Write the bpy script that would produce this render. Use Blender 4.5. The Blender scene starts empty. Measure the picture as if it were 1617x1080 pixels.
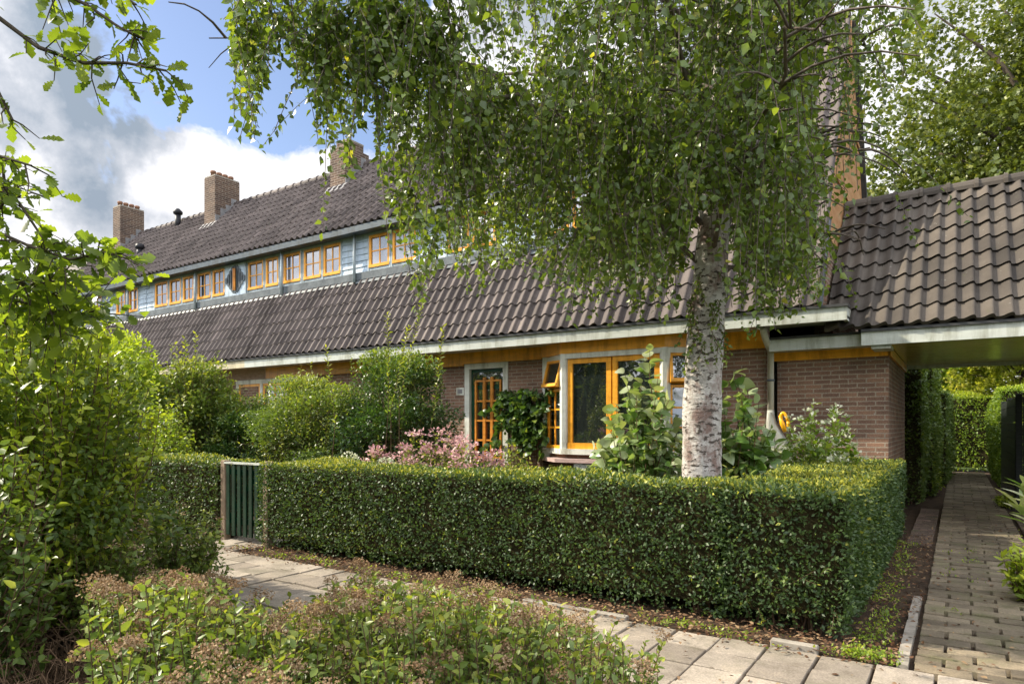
import bpy, math, random
import numpy as np
from mathutils import Vector, Matrix
R = math.radians
rng = np.random.default_rng(7)
random.seed(7)
scene = bpy.context.scene
col = scene.collection

# ---------------------------------------------------------------- camera
FOC, CX, HY, CAMH, YAW = 1050.0, 808.5, 672.0, 1.4, R(33.82)
SN, CS = math.sin(YAW), math.cos(YAW)
cam = bpy.data.cameras.new('camera')
camo = bpy.data.objects.new('camera', cam); col.objects.link(camo)
camo.location = (0, 0, CAMH)
camo.rotation_euler = (R(90), 0, YAW)
cam.sensor_width = 36.0
cam.lens = FOC / 1617 * 36.0
cam.shift_y = (HY - 540) / 1617
cam.clip_end = 2000; cam.clip_start = 0.05
scene.camera = camo

def P(px, py, D):
    """world point seen at a given photo pixel at view depth D (used to read real positions off the photograph)"""
    lat = (px - CX) / FOC * D
    return Vector((-D*SN + lat*CS, D*CS + lat*SN, CAMH - (py - HY) / FOC * D))
def G(px, py):
    return P(px, py, CAMH * FOC / (py - HY))
def XY(px, Y):
    t = (px - CX) / FOC
    return Y * (CS*t - SN) / (CS + SN*t)
def PIX(x, y, z):
    D = -SN*x + CS*y; lat = CS*x + SN*y
    return CX + FOC*lat/D, HY - FOC*(z - CAMH)/D, D

# ---------------------------------------------------------------- sky, sun, exposure
SUN = Vector((-0.75, -0.28, 0.58)).normalized()
world = bpy.data.worlds.new('World'); scene.world = world
world.use_nodes = True
nt = world.node_tree; N = nt.nodes; Lk = nt.links
bg = N['Background']
def nn(t, **kw):
    n = N.new(t)
    for k, v in kw.items(): setattr(n, k, v)
    return n
sky = nn('ShaderNodeTexSky', sky_type='NISHITA', sun_disc=False)
sky.sun_elevation = math.asin(SUN.z); sky.sun_rotation = math.atan2(SUN.x, SUN.y)
sky.air_density = 1.0; sky.dust_density = 0.6; sky.ozone_density = 2.0
tc = nn('ShaderNodeTexCoord')
def vmath(op, a, b=None):
    n = nn('ShaderNodeVectorMath', operation=op)
    for i, v in enumerate((a, b)):
        if v is None: continue
        if hasattr(v, 'is_output'): Lk.new(v, n.inputs[i])
        else: n.inputs[i].default_value = v
    return n
def fmath(op, a, b=0.0, clamp=False):
    n = nn('ShaderNodeMath', operation=op); n.use_clamp = clamp
    for i, v in enumerate((a, b)):
        if hasattr(v, 'is_output'): Lk.new(v, n.inputs[i])
        else: n.inputs[i].default_value = v
    return n.outputs[0]
nrm = vmath('NORMALIZE', tc.outputs['Generated']).outputs[0]
n1 = nn('ShaderNodeTexNoise'); n1.inputs['Scale'].default_value = 5.5; n1.inputs['Detail'].default_value = 10; n1.inputs['Roughness'].default_value = 0.55
n1.inputs['Distortion'].default_value = 0.35
mp = nn('ShaderNodeMapping'); mp.inputs['Location'].default_value = (1.3, 0.4, 0.2); mp.inputs['Scale'].default_value = (1, 1, 1.5)
Lk.new(nrm, mp.inputs[0]); Lk.new(mp.outputs[0], n1.inputs['Vector'])
n2 = nn('ShaderNodeTexNoise'); n2.inputs['Scale'].default_value = 7.0; n2.inputs['Detail'].default_value = 9; n2.inputs['Roughness'].default_value = 0.58
mp2 = nn('ShaderNodeMapping'); mp2.inputs['Location'].default_value = (4.1, 2.7, 0.9)
Lk.new(nrm, mp2.inputs[0]); Lk.new(mp2.outputs[0], n2.inputs['Vector'])
def lobe(px, py, tight, weight):
    d = (P(px, py, 10) - Vector((0, 0, CAMH))).normalized()
    dot = vmath('DOT_PRODUCT', nrm, tuple(d)).outputs['Value']
    e = fmath('MULTIPLY', fmath('SUBTRACT', dot, 1.0), tight)
    return fmath('MULTIPLY', fmath('EXPONENT', e), weight)
# the big break in the clouds and the cumulus bank below it
cov = fmath('ADD', fmath('MULTIPLY', n1.outputs['Fac'], 1.9), -0.31)
for a in ((330, 40, 60, -0.34), (420, 150, 110, -0.42), (470, 40, 90, -0.30), (260, 130, 260, -0.10)):
    cov = fmath('ADD', cov, lobe(*a))
for a in ((360, 300, 120, 0.42), (90, 200, 40, 0.22), (560, 330, 90, 0.25), (1400, 230, 30, 0.16)):
    cov = fmath('ADD', cov, lobe(*a))
ramp = nn('ShaderNodeValToRGB'); ramp.color_ramp.elements[0].position = 0.45; ramp.color_ramp.elements[1].position = 0.54
Lk.new(cov, ramp.inputs[0])
cr = nn('ShaderNodeValToRGB')
els = cr.color_ramp.elements
els[0].position = 0.34; els[0].color = (0.30, 0.36, 0.44, 1)
els[1].position = 0.58; els[1].color = (0.98, 0.97, 0.99, 1)
e = els.new(0.46); e.color = (0.55, 0.58, 0.64, 1)
shade = fmath('ADD', n2.outputs['Fac'], 0.0)
for a in ((205, 190, 200, -0.20), (70, 90, 60, 0.02), (340, 245, 260, 0.14), (470, 290, 160, 0.12)):
    shade = fmath('ADD', shade, lobe(*a))
Lk.new(shade, cr.inputs[0])
cs = nn('ShaderNodeMix', data_type='RGBA', blend_type='MULTIPLY'); cs.inputs[0].default_value = 1.0
Lk.new(cr.outputs[0], cs.inputs[6]); cs.inputs[7].default_value = (6.9, 6.9, 6.9, 1)
# extra cloud brightness added high behind the viewer as fill for front faces
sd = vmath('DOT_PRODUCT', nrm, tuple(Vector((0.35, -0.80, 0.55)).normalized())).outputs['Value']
fill_glow = fmath('ADD', fmath('MULTIPLY', fmath('EXPONENT', fmath('MULTIPLY', fmath('SUBTRACT', sd, 1.0), 2.2)), 5.0), 1.0)
cs2 = nn('ShaderNodeVectorMath', operation='SCALE'); Lk.new(cs.outputs[2], cs2.inputs[0]); Lk.new(fill_glow, cs2.inputs['Scale'])
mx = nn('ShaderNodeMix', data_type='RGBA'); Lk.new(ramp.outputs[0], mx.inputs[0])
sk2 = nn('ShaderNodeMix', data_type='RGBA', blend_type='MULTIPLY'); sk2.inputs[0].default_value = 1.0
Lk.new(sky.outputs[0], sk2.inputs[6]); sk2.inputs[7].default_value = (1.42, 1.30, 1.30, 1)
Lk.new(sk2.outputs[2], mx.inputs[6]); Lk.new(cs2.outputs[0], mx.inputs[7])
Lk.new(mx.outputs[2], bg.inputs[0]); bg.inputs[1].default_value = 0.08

sl = bpy.data.lights.new('sun', 'SUN'); sl.energy = 5.0; sl.angle = R(0.55); sl.color = (1.0, 0.91, 0.74)
so = bpy.data.objects.new('sun', sl); col.objects.link(so)
so.rotation_euler = SUN.to_track_quat('Z', 'Y').to_euler(); so.location = SUN * 40
scene.view_settings.view_transform = 'Standard'; scene.view_settings.look = 'None'
scene.view_settings.exposure = 0.9; scene.view_settings.gamma = 1
scene.cycles.max_bounces = 8; scene.cycles.transparent_max_bounces = 8

# ---------------------------------------------------------------- materials
def mat(name, rough=0.7, spec=0.3, color=(0.5, 0.5, 0.5)):
    m = bpy.data.materials.new(name); m.use_nodes = True
    b = m.node_tree.nodes['Principled BSDF']
    b.inputs['Base Color'].default_value = (*color, 1)
    b.inputs['Roughness'].default_value = rough
    b.inputs['Specular IOR Level'].default_value = spec
    return m, m.node_tree, b
def nd(t, typ, **inp):
    n = t.nodes.new(typ)
    for k, v in inp.items():
        k2 = k.replace('_', ' ')
        n.inputs[k2].default_value = v
    return n
def ramp_of(t, stops, src):
    r = t.nodes.new('ShaderNodeValToRGB'); e = r.color_ramp.elements
    e[0].position, e[0].color = stops[0][0], (*stops[0][1], 1)
    e[1].position, e[1].color = stops[-1][0], (*stops[-1][1], 1)
    for p, c in stops[1:-1]:
        k = e.new(p); k.color = (*c, 1)
    t.links.new(src, r.inputs[0]); return r
def bump(t, b, src, strength=0.3, dist=0.01):
    n = nd(t, 'ShaderNodeBump', Strength=strength, Distance=dist)
    t.links.new(src, n.inputs['Height']); t.links.new(n.outputs[0], b.inputs['Normal']); return n
def mixc(t, f, a, b, mode='MIX'):
    n = t.nodes.new('ShaderNodeMix'); n.data_type = 'RGBA'; n.blend_type = mode
    for i, v in ((0, f), (6, a), (7, b)):
        if hasattr(v, 'is_output'): t.links.new(v, n.inputs[i])
        else: n.inputs[i].default_value = v if i == 0 else (*v, 1)
    return n.outputs[2]

def paint(name, c, rough=0.45, var=0.16, grain=(8, 8, 8), spec=0.4):
    m, t, b = mat(name, rough, spec, c)
    tc = nd(t, 'ShaderNodeTexCoord')
    mp = nd(t, 'ShaderNodeMapping'); mp.inputs['Scale'].default_value = grain
    t.links.new(tc.outputs['Object'], mp.inputs[0])
    n = nd(t, 'ShaderNodeTexNoise', Scale=1.0, Detail=7.0, Roughness=0.65); t.links.new(mp.outputs[0], n.inputs['Vector'])
    lo = tuple(x*(1-var*2) for x in c); hi = tuple(min(1, x*(1+var)) for x in c)
    r = ramp_of(t, [(0.3, lo), (0.55, c), (0.75, hi)], n.outputs['Fac'])
    mp3 = nd(t, 'ShaderNodeMapping'); mp3.inputs['Scale'].default_value = (5, 5, 0.8); t.links.new(tc.outputs['Object'], mp3.inputs[0])
    ns = nd(t, 'ShaderNodeTexNoise', Scale=1.0, Detail=8.0, Roughness=0.7); t.links.new(mp3.outputs[0], ns.inputs['Vector'])
    rs = ramp_of(t, [(0.36, (0.60, 0.58, 0.52)), (0.52, (1, 1, 1)), (0.8, (1.06, 1.06, 1.08))], ns.outputs['Fac'])
    t.links.new(mixc(t, 1.0, r.outputs[0], rs.outputs[0], 'MULTIPLY'), b.inputs['Base Color'])
    bump(t, b, n.outputs['Fac'], 0.2, 0.004)
    return m
def brickmat(name, c1, c2, mortar, bw=0.22, bh=0.062, ms=0.009):
    m, t, b = mat(name, 0.9, 0.15)
    tc = nd(t, 'ShaderNodeTexCoord'); sp = nd(t, 'ShaderNodeSeparateXYZ'); t.links.new(tc.outputs['Object'], sp.inputs[0])
    ad = nd(t, 'ShaderNodeMath'); t.links.new(sp.outputs[0], ad.inputs[0]); t.links.new(sp.outputs[1], ad.inputs[1])
    cb = nd(t, 'ShaderNodeCombineXYZ'); t.links.new(ad.outputs[0], cb.inputs[0]); t.links.new(sp.outputs[2], cb.inputs[1])
    nz = nd(t, 'ShaderNodeTexNoise', Scale=14.0, Detail=3.0); t.links.new(cb.outputs[0], nz.inputs['Vector'])
    wob = nd(t, 'ShaderNodeVectorMath'); wob.operation = 'SCALE'; wob.inputs['Scale'].default_value = 0.010; t.links.new(nz.outputs['Color'], wob.inputs[0])
    va = nd(t, 'ShaderNodeVectorMath'); t.links.new(cb.outputs[0], va.inputs[0]); t.links.new(wob.outputs[0], va.inputs[1])
    br = nd(t, 'ShaderNodeTexBrick', Scale=1.0, Mortar_Size=ms, Mortar_Smooth=0.3, Bias=0.0, Brick_Width=bw, Row_Height=bh)
    br.inputs['Color1'].default_value = (*c1, 1); br.inputs['Color2'].default_value = (*c2, 1); br.inputs['Mortar'].default_value = (*mortar, 1)
    t.links.new(va.outputs[0], br.inputs['Vector'])
    n2 = nd(t, 'ShaderNodeTexNoise', Scale=1.3, Detail=6.0, Roughness=0.7); t.links.new(tc.outputs['Object'], n2.inputs['Vector'])
    n3 = nd(t, 'ShaderNodeTexNoise', Scale=60.0, Detail=3.0); t.links.new(tc.outputs['Object'], n3.inputs['Vector'])
    r2 = ramp_of(t, [(0.3, (0.62, 0.62, 0.64)), (0.7, (1.25, 1.2, 1.15))], n2.outputs['Fac'])
    r3 = ramp_of(t, [(0.25, (0.7, 0.7, 0.7)), (0.75, (1.25, 1.25, 1.25))], n3.outputs['Fac'])
    c = mixc(t, 1.0, br.outputs['Color'], r2.outputs[0], 'MULTIPLY'); c = mixc(t, 1.0, c, r3.outputs[0], 'MULTIPLY')
    # pale efflorescence spots
    n4 = nd(t, 'ShaderNodeTexNoise', Scale=22.0, Detail=2.0); t.links.new(tc.outputs['Object'], n4.inputs['Vector'])
    r4 = ramp_of(t, [(0.70, (0, 0, 0)), (0.76, (1, 1, 1))], n4.outputs['Fac'])
    c = mixc(t, r4.outputs[0], c, (0.34, 0.31, 0.28)); t.links.new(c, b.inputs['Base Color'])
    h = nd(t, 'ShaderNodeMath'); h.operation = 'SUBTRACT'; t.links.new(n3.outputs['Fac'], h.inputs[0]); t.links.new(br.outputs['Fac'], h.inputs[1])
    bump(t, b, h.outputs[0], 0.55, 0.008)
    return m
def tilemat(name, c, c2, lichen=(0.30, 0.29, 0.27)):
    m, t, b = mat(name, 0.74, 0.28)
    at = nd(t, 'ShaderNodeAttribute'); at.attribute_name = 'rnd'
    r = ramp_of(t, [(0.0, tuple(x*.75 for x in c)), (0.06, c), (0.6, c2), (0.95, tuple(x*1.1 for x in c2)), (1.0, tuple(x*1.35 for x in c2))], at.outputs['Fac'])
    tc = nd(t, 'ShaderNodeTexCoord')
    n = nd(t, 'ShaderNodeTexNoise', Scale=5.0, Detail=8.0, Roughness=0.75); t.links.new(tc.outputs['Object'], n.inputs['Vector'])
    r2 = ramp_of(t, [(0.3, (0.86, 0.86, 0.86)), (0.7, (1.12, 1.12, 1.12))], n.outputs['Fac'])
    cc = mixc(t, 1.0, r.outputs[0], r2.outputs[0], 'MULTIPLY')
    n2 = nd(t, 'ShaderNodeTexNoise', Scale=26.0, Detail=4.0, Roughness=0.6); t.links.new(tc.outputs['Object'], n2.inputs['Vector'])
    r3 = ramp_of(t, [(0.66, (0, 0, 0)), (0.78, (0.6, 0.6, 0.6))], n2.outputs['Fac'])
    cc = mixc(t, r3.outputs[0], cc, lichen)
    n5 = nd(t, 'ShaderNodeTexNoise', Scale=0.9, Detail=5.0, Roughness=0.65); t.links.new(tc.outputs['Object'], n5.inputs['Vector'])
    r5 = ramp_of(t, [(0.35, (0.74, 0.73, 0.72)), (0.6, (1.1, 1.1, 1.1))], n5.outputs['Fac']); cc = mixc(t, 1.0, cc, r5.outputs[0], 'MULTIPLY')
    n6 = nd(t, 'ShaderNodeTexNoise', Scale=9.0, Detail=7.0, Roughness=0.7); t.links.new(tc.outputs['Object'], n6.inputs['Vector'])
    r6 = ramp_of(t, [(0.62, (0, 0, 0)), (0.70, (0.55, 0.55, 0.55))], n6.outputs['Fac']); cc = mixc(t, r6.outputs[0], cc, (0.075, 0.08, 0.035))
    t.links.new(cc, b.inputs['Base Color'])
    bump(t, b, n2.outputs['Fac'], 0.25, 0.004)
    return m
def leafmat(name, stops, trans=0.3, rough=0.42, spec=0.45, tcol=None):
    m, t, b = mat(name, rough, spec)
    at = nd(t, 'ShaderNodeAttribute'); at.attribute_name = 'rnd'
    r = ramp_of(t, stops, at.outputs['Fac'])
    t.links.new(r.outputs[0], b.inputs['Base Color'])
    tr = nd(t, 'ShaderNodeBsdfTranslucent')
    c = mixc(t, 1.0, r.outputs[0], tcol or (1.9, 1.9, 0.7), 'MULTIPLY'); t.links.new(c, tr.inputs[0])
    ms = nd(t, 'ShaderNodeMixShader'); ms.inputs[0].default_value = trans
    t.links.new(b.outputs[0], ms.inputs[1]); t.links.new(tr.outputs[0], ms.inputs[2])
    t.links.new(ms.outputs[0], t.nodes['Material Output'].inputs[0])
    return m
def noisemat(name, stops, scale=6.0, rough=0.9, bstr=0.5, bd=0.02, detail=8.0, stretch=(1, 1, 1), spec=0.2):
    m, t, b = mat(name, rough, spec)
    tc = nd(t, 'ShaderNodeTexCoord'); mp = nd(t, 'ShaderNodeMapping'); mp.inputs['Scale'].default_value = stretch
    t.links.new(tc.outputs['Object'], mp.inputs[0])
    n = nd(t, 'ShaderNodeTexNoise', Scale=scale, Detail=detail, Roughness=0.7); t.links.new(mp.outputs[0], n.inputs['Vector'])
    r = ramp_of(t, stops, n.outputs['Fac']); t.links.new(r.outputs[0], b.inputs['Base Color'])
    bump(t, b, n.outputs['Fac'], bstr, bd)
    return m
def glassmat(name, base, refl):
    m, t, b = mat(name, 0.12, 0.5, base)
    g = nd(t, 'ShaderNodeBsdfGlossy', Roughness=0.015); g.inputs[0].default_value = (0.95, 0.97, 1.0, 1)
    tc = nd(t, 'ShaderNodeTexCoord'); n = nd(t, 'ShaderNodeTexNoise', Scale=2.2, Detail=1.0); t.links.new(tc.outputs['Object'], n.inputs['Vector'])
    bp = nd(t, 'ShaderNodeBump', Strength=0.12, Distance=0.02); t.links.new(n.outputs['Fac'], bp.inputs['Height']); t.links.new(bp.outputs[0], g.inputs['Normal'])
    fr = nd(t, 'ShaderNodeFresnel', IOR=1.5)
    a = nd(t, 'ShaderNodeMath'); a.operation = 'ADD'; a.use_clamp = True; a.inputs[1].default_value = refl; t.links.new(fr.outputs[0], a.inputs[0])
    ms = nd(t, 'ShaderNodeMixShader'); t.links.new(a.outputs[0], ms.inputs[0]); t.links.new(b.outputs[0], ms.inputs[1]); t.links.new(g.outputs[0], ms.inputs[2])
    t.links.new(ms.outputs[0], t.nodes['Material Output'].inputs[0])
    return m

M = {}
M['brick'] = brickmat('brick', (0.27, 0.158, 0.108), (0.17, 0.105, 0.078), (0.30, 0.255, 0.20))
M['chimney_brick'] = brickmat('chimney_brick', (0.145, 0.095, 0.068), (0.085, 0.057, 0.046), (0.25, 0.21, 0.17))
M['tile'] = tilemat('roof_tile', (0.070, 0.056, 0.052), (0.104, 0.084, 0.077), (0.27, 0.24, 0.21))
M['tile_annex'] = tilemat('annex_tile', (0.046, 0.038, 0.031), (0.080, 0.066, 0.053))
M['orange'] = paint('orange_paint', (0.84, 0.37, 0.03), 0.35, 0.10, (3, 3, 14))
M['orange_dark'] = paint('ochre_paint', (0.62, 0.24, 0.03), 0.4, 0.15, (3, 3, 14))
M['white'] = paint('cream_paint', (0.62, 0.62, 0.55), 0.4, 0.07, (2, 2, 9))
M['greygreen'] = paint('grey_green_paint', (0.50, 0.52, 0.47), 0.4, 0.08, (2, 2, 9))
M['beige'] = paint('beige_paint', (0.55, 0.48, 0.33), 0.45, 0.1, (2, 2, 9))
M['blue'] = paint('pale_blue_paint', (0.42, 0.51, 0.60), 0.5, 0.10, (3, 3, 16))
M['bluetrim'] = paint('blue_grey_trim', (0.34, 0.40, 0.43), 0.5, 0.1, (3, 3, 12))
M['slate'] = paint('dark_gutter_paint', (0.065, 0.085, 0.10), 0.4, 0.2, (3, 3, 12))
M['lead'] = noisemat('lead', [(0.3, (0.05, 0.06, 0.07)), (0.7, (0.16, 0.18, 0.19))], 6, 0.5, 0.3, 0.01)
M['leadpale'] = noisemat('pale_lead', [(0.3, (0.14, 0.14, 0.14)), (0.7, (0.27, 0.26, 0.26))], 7, 0.5, 0.3, 0.01)
M['bitumen'] = noisemat('gutter_edge', [(0.3, (0.03, 0.03, 0.032)), (0.7, (0.07, 0.07, 0.07))], 10, 0.5, 0.2, 0.004)
M['green_paint'] = paint('green_paint', (0.004, 0.030, 0.014), 0.35, 0.25, (4, 4, 9))
M['door_green'] = paint('door_green', (0.010, 0.055, 0.03), 0.25, 0.15, (4, 4, 9))
M['glass'] = glassmat('glass', (0.012, 0.016, 0.016), 0.10)
M['glass_up'] = glassmat('upper_glass', (0.10, 0.10, 0.12), 0.20)
M['curtain'] = noisemat('curtain', [(0.3, (0.42, 0.42, 0.48)), (0.7, (0.62, 0.62, 0.70))], 3, 0.8, 0.3, 0.02, stretch=(9, 9, 1))
M['soffit'] = noisemat('varnished_soffit', [(0.3, (0.50, 0.40, 0.09)), (0.7, (0.75, 0.64, 0.24))], 3, 0.14, 0.1, 0.01, stretch=(1.2, 14, 1), spec=0.6)
M['gable_wood'] = noisemat('weathered_cladding', [(0.25, (0.22, 0.115, 0.05)), (0.5, (0.38, 0.20, 0.09)), (0.75, (0.44, 0.30, 0.17))], 2.5, 0.7, 0.35, 0.01, stretch=(1, 1, 4))
M['bark'] = noisemat('bark', [(0.3, (0.035, 0.028, 0.02)), (0.7, (0.12, 0.095, 0.07))], 9, 0.95, 0.8, 0.02, stretch=(1, 1, 0.3))
M['limb'] = noisemat('birch_limb', [(0.3, (0.06, 0.045, 0.036)), (0.7, (0.18, 0.145, 0.12))], 9, 0.9, 0.6, 0.01)
M['twig'] = noisemat('twig', [(0.3, (0.07, 0.045, 0.028)), (0.7, (0.16, 0.10, 0.06))], 12, 0.9, 0.4, 0.005)
M['soil'] = noisemat('soil', [(0.25, (0.028, 0.018, 0.012)), (0.5, (0.06, 0.040, 0.026)), (0.70, (0.085, 0.055, 0.03)), (0.85, (0.05, 0.065, 0.018))], 5.5, 0.95, 0.9, 0.04)
M['grass'] = noisemat('grass', [(0.3, (0.03, 0.055, 0.012)), (0.5, (0.055, 0.09, 0.02)), (0.75, (0.09, 0.11, 0.035))], 3, 0.95, 0.9, 0.05)
M['concrete'] = noisemat('concrete', [(0.25, (0.13, 0.11, 0.085)), (0.5, (0.27, 0.24, 0.20)), (0.75, (0.36, 0.32, 0.27))], 9, 0.9, 0.4, 0.008)
M['stone_sill'] = noisemat('stone_sill', [(0.3, (0.30, 0.20, 0.18)), (0.7, (0.48, 0.36, 0.33))], 9, 0.8, 0.3, 0.006, stretch=(1, 1, 3))
M['black_wood'] = noisemat('black_timber', [(0.3, (0.010, 0.012, 0.012)), (0.7, (0.03, 0.034, 0.033))], 6, 0.42, 0.3, 0.006, stretch=(1, 1, 8))
M['post_wood'] = noisemat('grey_timber', [(0.3, (0.16, 0.11, 0.07)), (0.7, (0.33, 0.25, 0.18))], 8, 0.85, 0.4, 0.006, stretch=(4, 4, 0.6))
M['zinc'] = paint('pipe_paint', (0.47, 0.45, 0.36), 0.4, 0.10, (3, 3, 3))
M['grey_plastic'] = paint('grey_plastic', (0.34, 0.34, 0.30), 0.35, 0.06, (3, 3, 3))
M['yellow_plastic'] = paint('yellow_plastic', (0.85, 0.42, 0.01), 0.3, 0.05, (5, 5, 5))
M['clay'] = noisemat('clay_pot', [(0.3, (0.15, 0.08, 0.05)), (0.7, (0.30, 0.16, 0.10))], 9, 0.9, 0.3, 0.005)
M['black'] = noisemat('black_metal', [(0.3, (0.012, 0.012, 0.014)), (0.7, (0.03, 0.03, 0.035))], 8, 0.5, 0.2, 0.004)
M['plaque'] = paint('plaque_enamel', (0.66, 0.66, 0.60), 0.3, 0.04, (9, 9, 9))

def pavermat(name, c1, c2, moss):
    m, t, b = mat(name, 0.85, 0.25)
    at = nd(t, 'ShaderNodeAttribute'); at.attribute_name = 'rnd'
    r = ramp_of(t, [(0, c1), (1, c2)], at.outputs['Fac'])
    tc = nd(t, 'ShaderNodeTexCoord')
    n = nd(t, 'ShaderNodeTexNoise', Scale=3.5, Detail=9.0, Roughness=0.75); t.links.new(tc.outputs['Object'], n.inputs['Vector'])
    n2 = nd(t, 'ShaderNodeTexNoise', Scale=90.0, Detail=3.0, Roughness=0.6); t.links.new(tc.outputs['Object'], n2.inputs['Vector'])
    r2 = ramp_of(t, [(0.28, (0.55, 0.53, 0.50)), (0.5, (0.95, 0.95, 0.95)), (0.72, (1.3, 1.27, 1.22))], n.outputs['Fac'])
    r3 = ramp_of(t, [(0.25, (0.65, 0.65, 0.65)), (0.75, (1.3, 1.3, 1.3))], n2.outputs['Fac'])
    c = mixc(t, 1.0, r.outputs[0], r2.outputs[0], 'MULTIPLY'); c = mixc(t, 1.0, c, r3.outputs[0], 'MULTIPLY')
    n4 = nd(t, 'ShaderNodeTexNoise', Scale=2.6, Detail=8.0, Roughness=0.7); t.links.new(tc.outputs['Object'], n4.inputs['Vector'])
    r4 = ramp_of(t, [(0.50, (0, 0, 0)), (0.72, (0.65, 0.65, 0.65))], n4.outputs['Fac'])
    c = mixc(t, r4.outputs[0], c, moss); t.links.new(c, b.inputs['Base Color'])
    bump(t, b, n2.outputs['Fac'], 0.35, 0.004)
    return m
M['slab'] = pavermat('sidewalk_slab', (0.215, 0.18, 0.145), (0.345, 0.295, 0.24), (0.13, 0.12, 0.075))
M['paver'] = pavermat('alley_paver', (0.125, 0.10, 0.07), (0.235, 0.19, 0.13), (0.085, 0.10, 0.03))
M['clinker'] = pavermat('clinker', (0.10, 0.075, 0.06), (0.17, 0.12, 0.095), (0.05, 0.07, 0.02))

def birchmat():
    m, t, b = mat('birch_bark', 0.8, 0.2)
    tc = nd(t, 'ShaderNodeTexCoord')
    def nz(sc, stretch, det=4.0, ro=0.6):
        mp = nd(t, 'ShaderNodeMapping'); mp.inputs['Scale'].default_value = stretch; t.links.new(tc.outputs['Object'], mp.inputs[0])
        n = nd(t, 'ShaderNodeTexNoise', Scale=sc, Detail=det, Roughness=ro); t.links.new(mp.outputs[0], n.inputs['Vector']); return n
    a = nz(11, (1, 1, 1), 6); base = ramp_of(t, [(0.3, (0.30, 0.27, 0.24)), (0.7, (0.55, 0.52, 0.49))], a.outputs['Fac'])
    l = nz(15, (1, 1, 2.2), 5, 0.6); lr = ramp_of(t, [(0.545, (0, 0, 0)), (0.60, (1, 1, 1))], l.outputs['Fac'])
    p = nz(4.2, (1, 1, 0.6), 7, 0.75); pr = ramp_of(t, [(0.505, (0, 0, 0)), (0.62, (1, 1, 1))], p.outputs['Fac'])
    c = mixc(t, pr.outputs[0], base.outputs[0], (0.20, 0.135, 0.115))
    c = mixc(t, lr.outputs[0], c, (0.075, 0.06, 0.05)); t.links.new(c, b.inputs['Base Color'])
    s = nd(t, 'ShaderNodeMath'); s.operation = 'ADD'; t.links.new(l.outputs['Fac'], s.inputs[0]); t.links.new(p.outputs['Fac'], s.inputs[1])
    bump(t, b, s.outputs[0], 0.7, 0.02)
    return m
M['birch'] = birchmat()
M['l_birch'] = leafmat('birch_leaf', [(0, (0.055, 0.092, 0.020)), (0.5, (0.125, 0.180, 0.032)), (0.85, (0.23, 0.275, 0.05)), (1, (0.38, 0.36, 0.06))], 0.36, 0.36, 0.6)
M['l_oak'] = leafmat('oak_leaf', [(0, (0.06, 0.10, 0.018)), (0.5, (0.12, 0.175, 0.025)), (1, (0.24, 0.29, 0.035))], 0.5, 0.4)
M['l_oakfar'] = leafmat('far_oak_leaf', [(0, (0.05, 0.075, 0.018)), (0.5, (0.115, 0.145, 0.028)), (1, (0.27, 0.27, 0.05))], 0.28, 0.4)
M['l_hedge'] = leafmat('hedge_leaf', [(0, (0.028, 0.055, 0.016)), (0.5, (0.060, 0.105, 0.026)), (0.70, (0.12, 0.165, 0.030)), (0.80, (0.26, 0.28, 0.035)), (1, (0.42, 0.40, 0.06))], 0.22, 0.5, 0.42)
M['l_bright'] = leafmat('bright_leaf', [(0, (0.065, 0.12, 0.015)), (0.5, (0.16, 0.235, 0.024)), (1, (0.36, 0.41, 0.045))], 0.40, 0.45)
M['l_dark'] = leafmat('dark_leaf', [(0, (0.022, 0.055, 0.014)), (0.6, (0.060, 0.115, 0.024)), (1, (0.24, 0.29, 0.04))], 0.25, 0.38, 0.5)
M['l_mid'] = leafmat('mid_leaf', [(0, (0.05, 0.09, 0.02)), (0.6, (0.13, 0.185, 0.035)), (1, (0.33, 0.34, 0.06))], 0.32, 0.42)
M['l_pale'] = leafmat('pale_leaf', [(0, (0.06, 0.13, 0.03)), (0.45, (0.12, 0.21, 0.05)), (0.62, (0.26, 0.32, 0.16)), (1, (0.50, 0.52, 0.38))], 0.28, 0.35, 0.6)
M['l_yellow'] = leafmat('yellow_leaf', [(0, (0.16, 0.19, 0.03)), (0.5, (0.30, 0.32, 0.05)), (1, (0.48, 0.42, 0.12))], 0.45, 0.5)
M['l_umbel'] = leafmat('seed_head', [(0, (0.16, 0.095, 0.05)), (0.5, (0.30, 0.20, 0.115)), (1, (0.46, 0.35, 0.22))], 0.15, 0.9, 0.1, (1.2, 1.0, 0.8))
M['l_pink'] = leafmat('pink_petal', [(0, (0.38, 0.20, 0.22)), (0.6, (0.60, 0.36, 0.38)), (1, (0.72, 0.55, 0.52))], 0.3, 0.6, 0.2, (1.1, 1.0, 1.0))
M['l_white'] = leafmat('cream_petal', [(0, (0.42, 0.46, 0.28)), (1, (0.72, 0.72, 0.60))], 0.3, 0.6, 0.2, (1.1, 1.1, 0.9))
M['l_litter'] = leafmat('dead_leaf', [(0, (0.07, 0.035, 0.02)), (0.5, (0.15, 0.08, 0.045)), (1, (0.30, 0.21, 0.12))], 0.1, 0.9, 0.1, (1, 0.8, 0.6))

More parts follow.
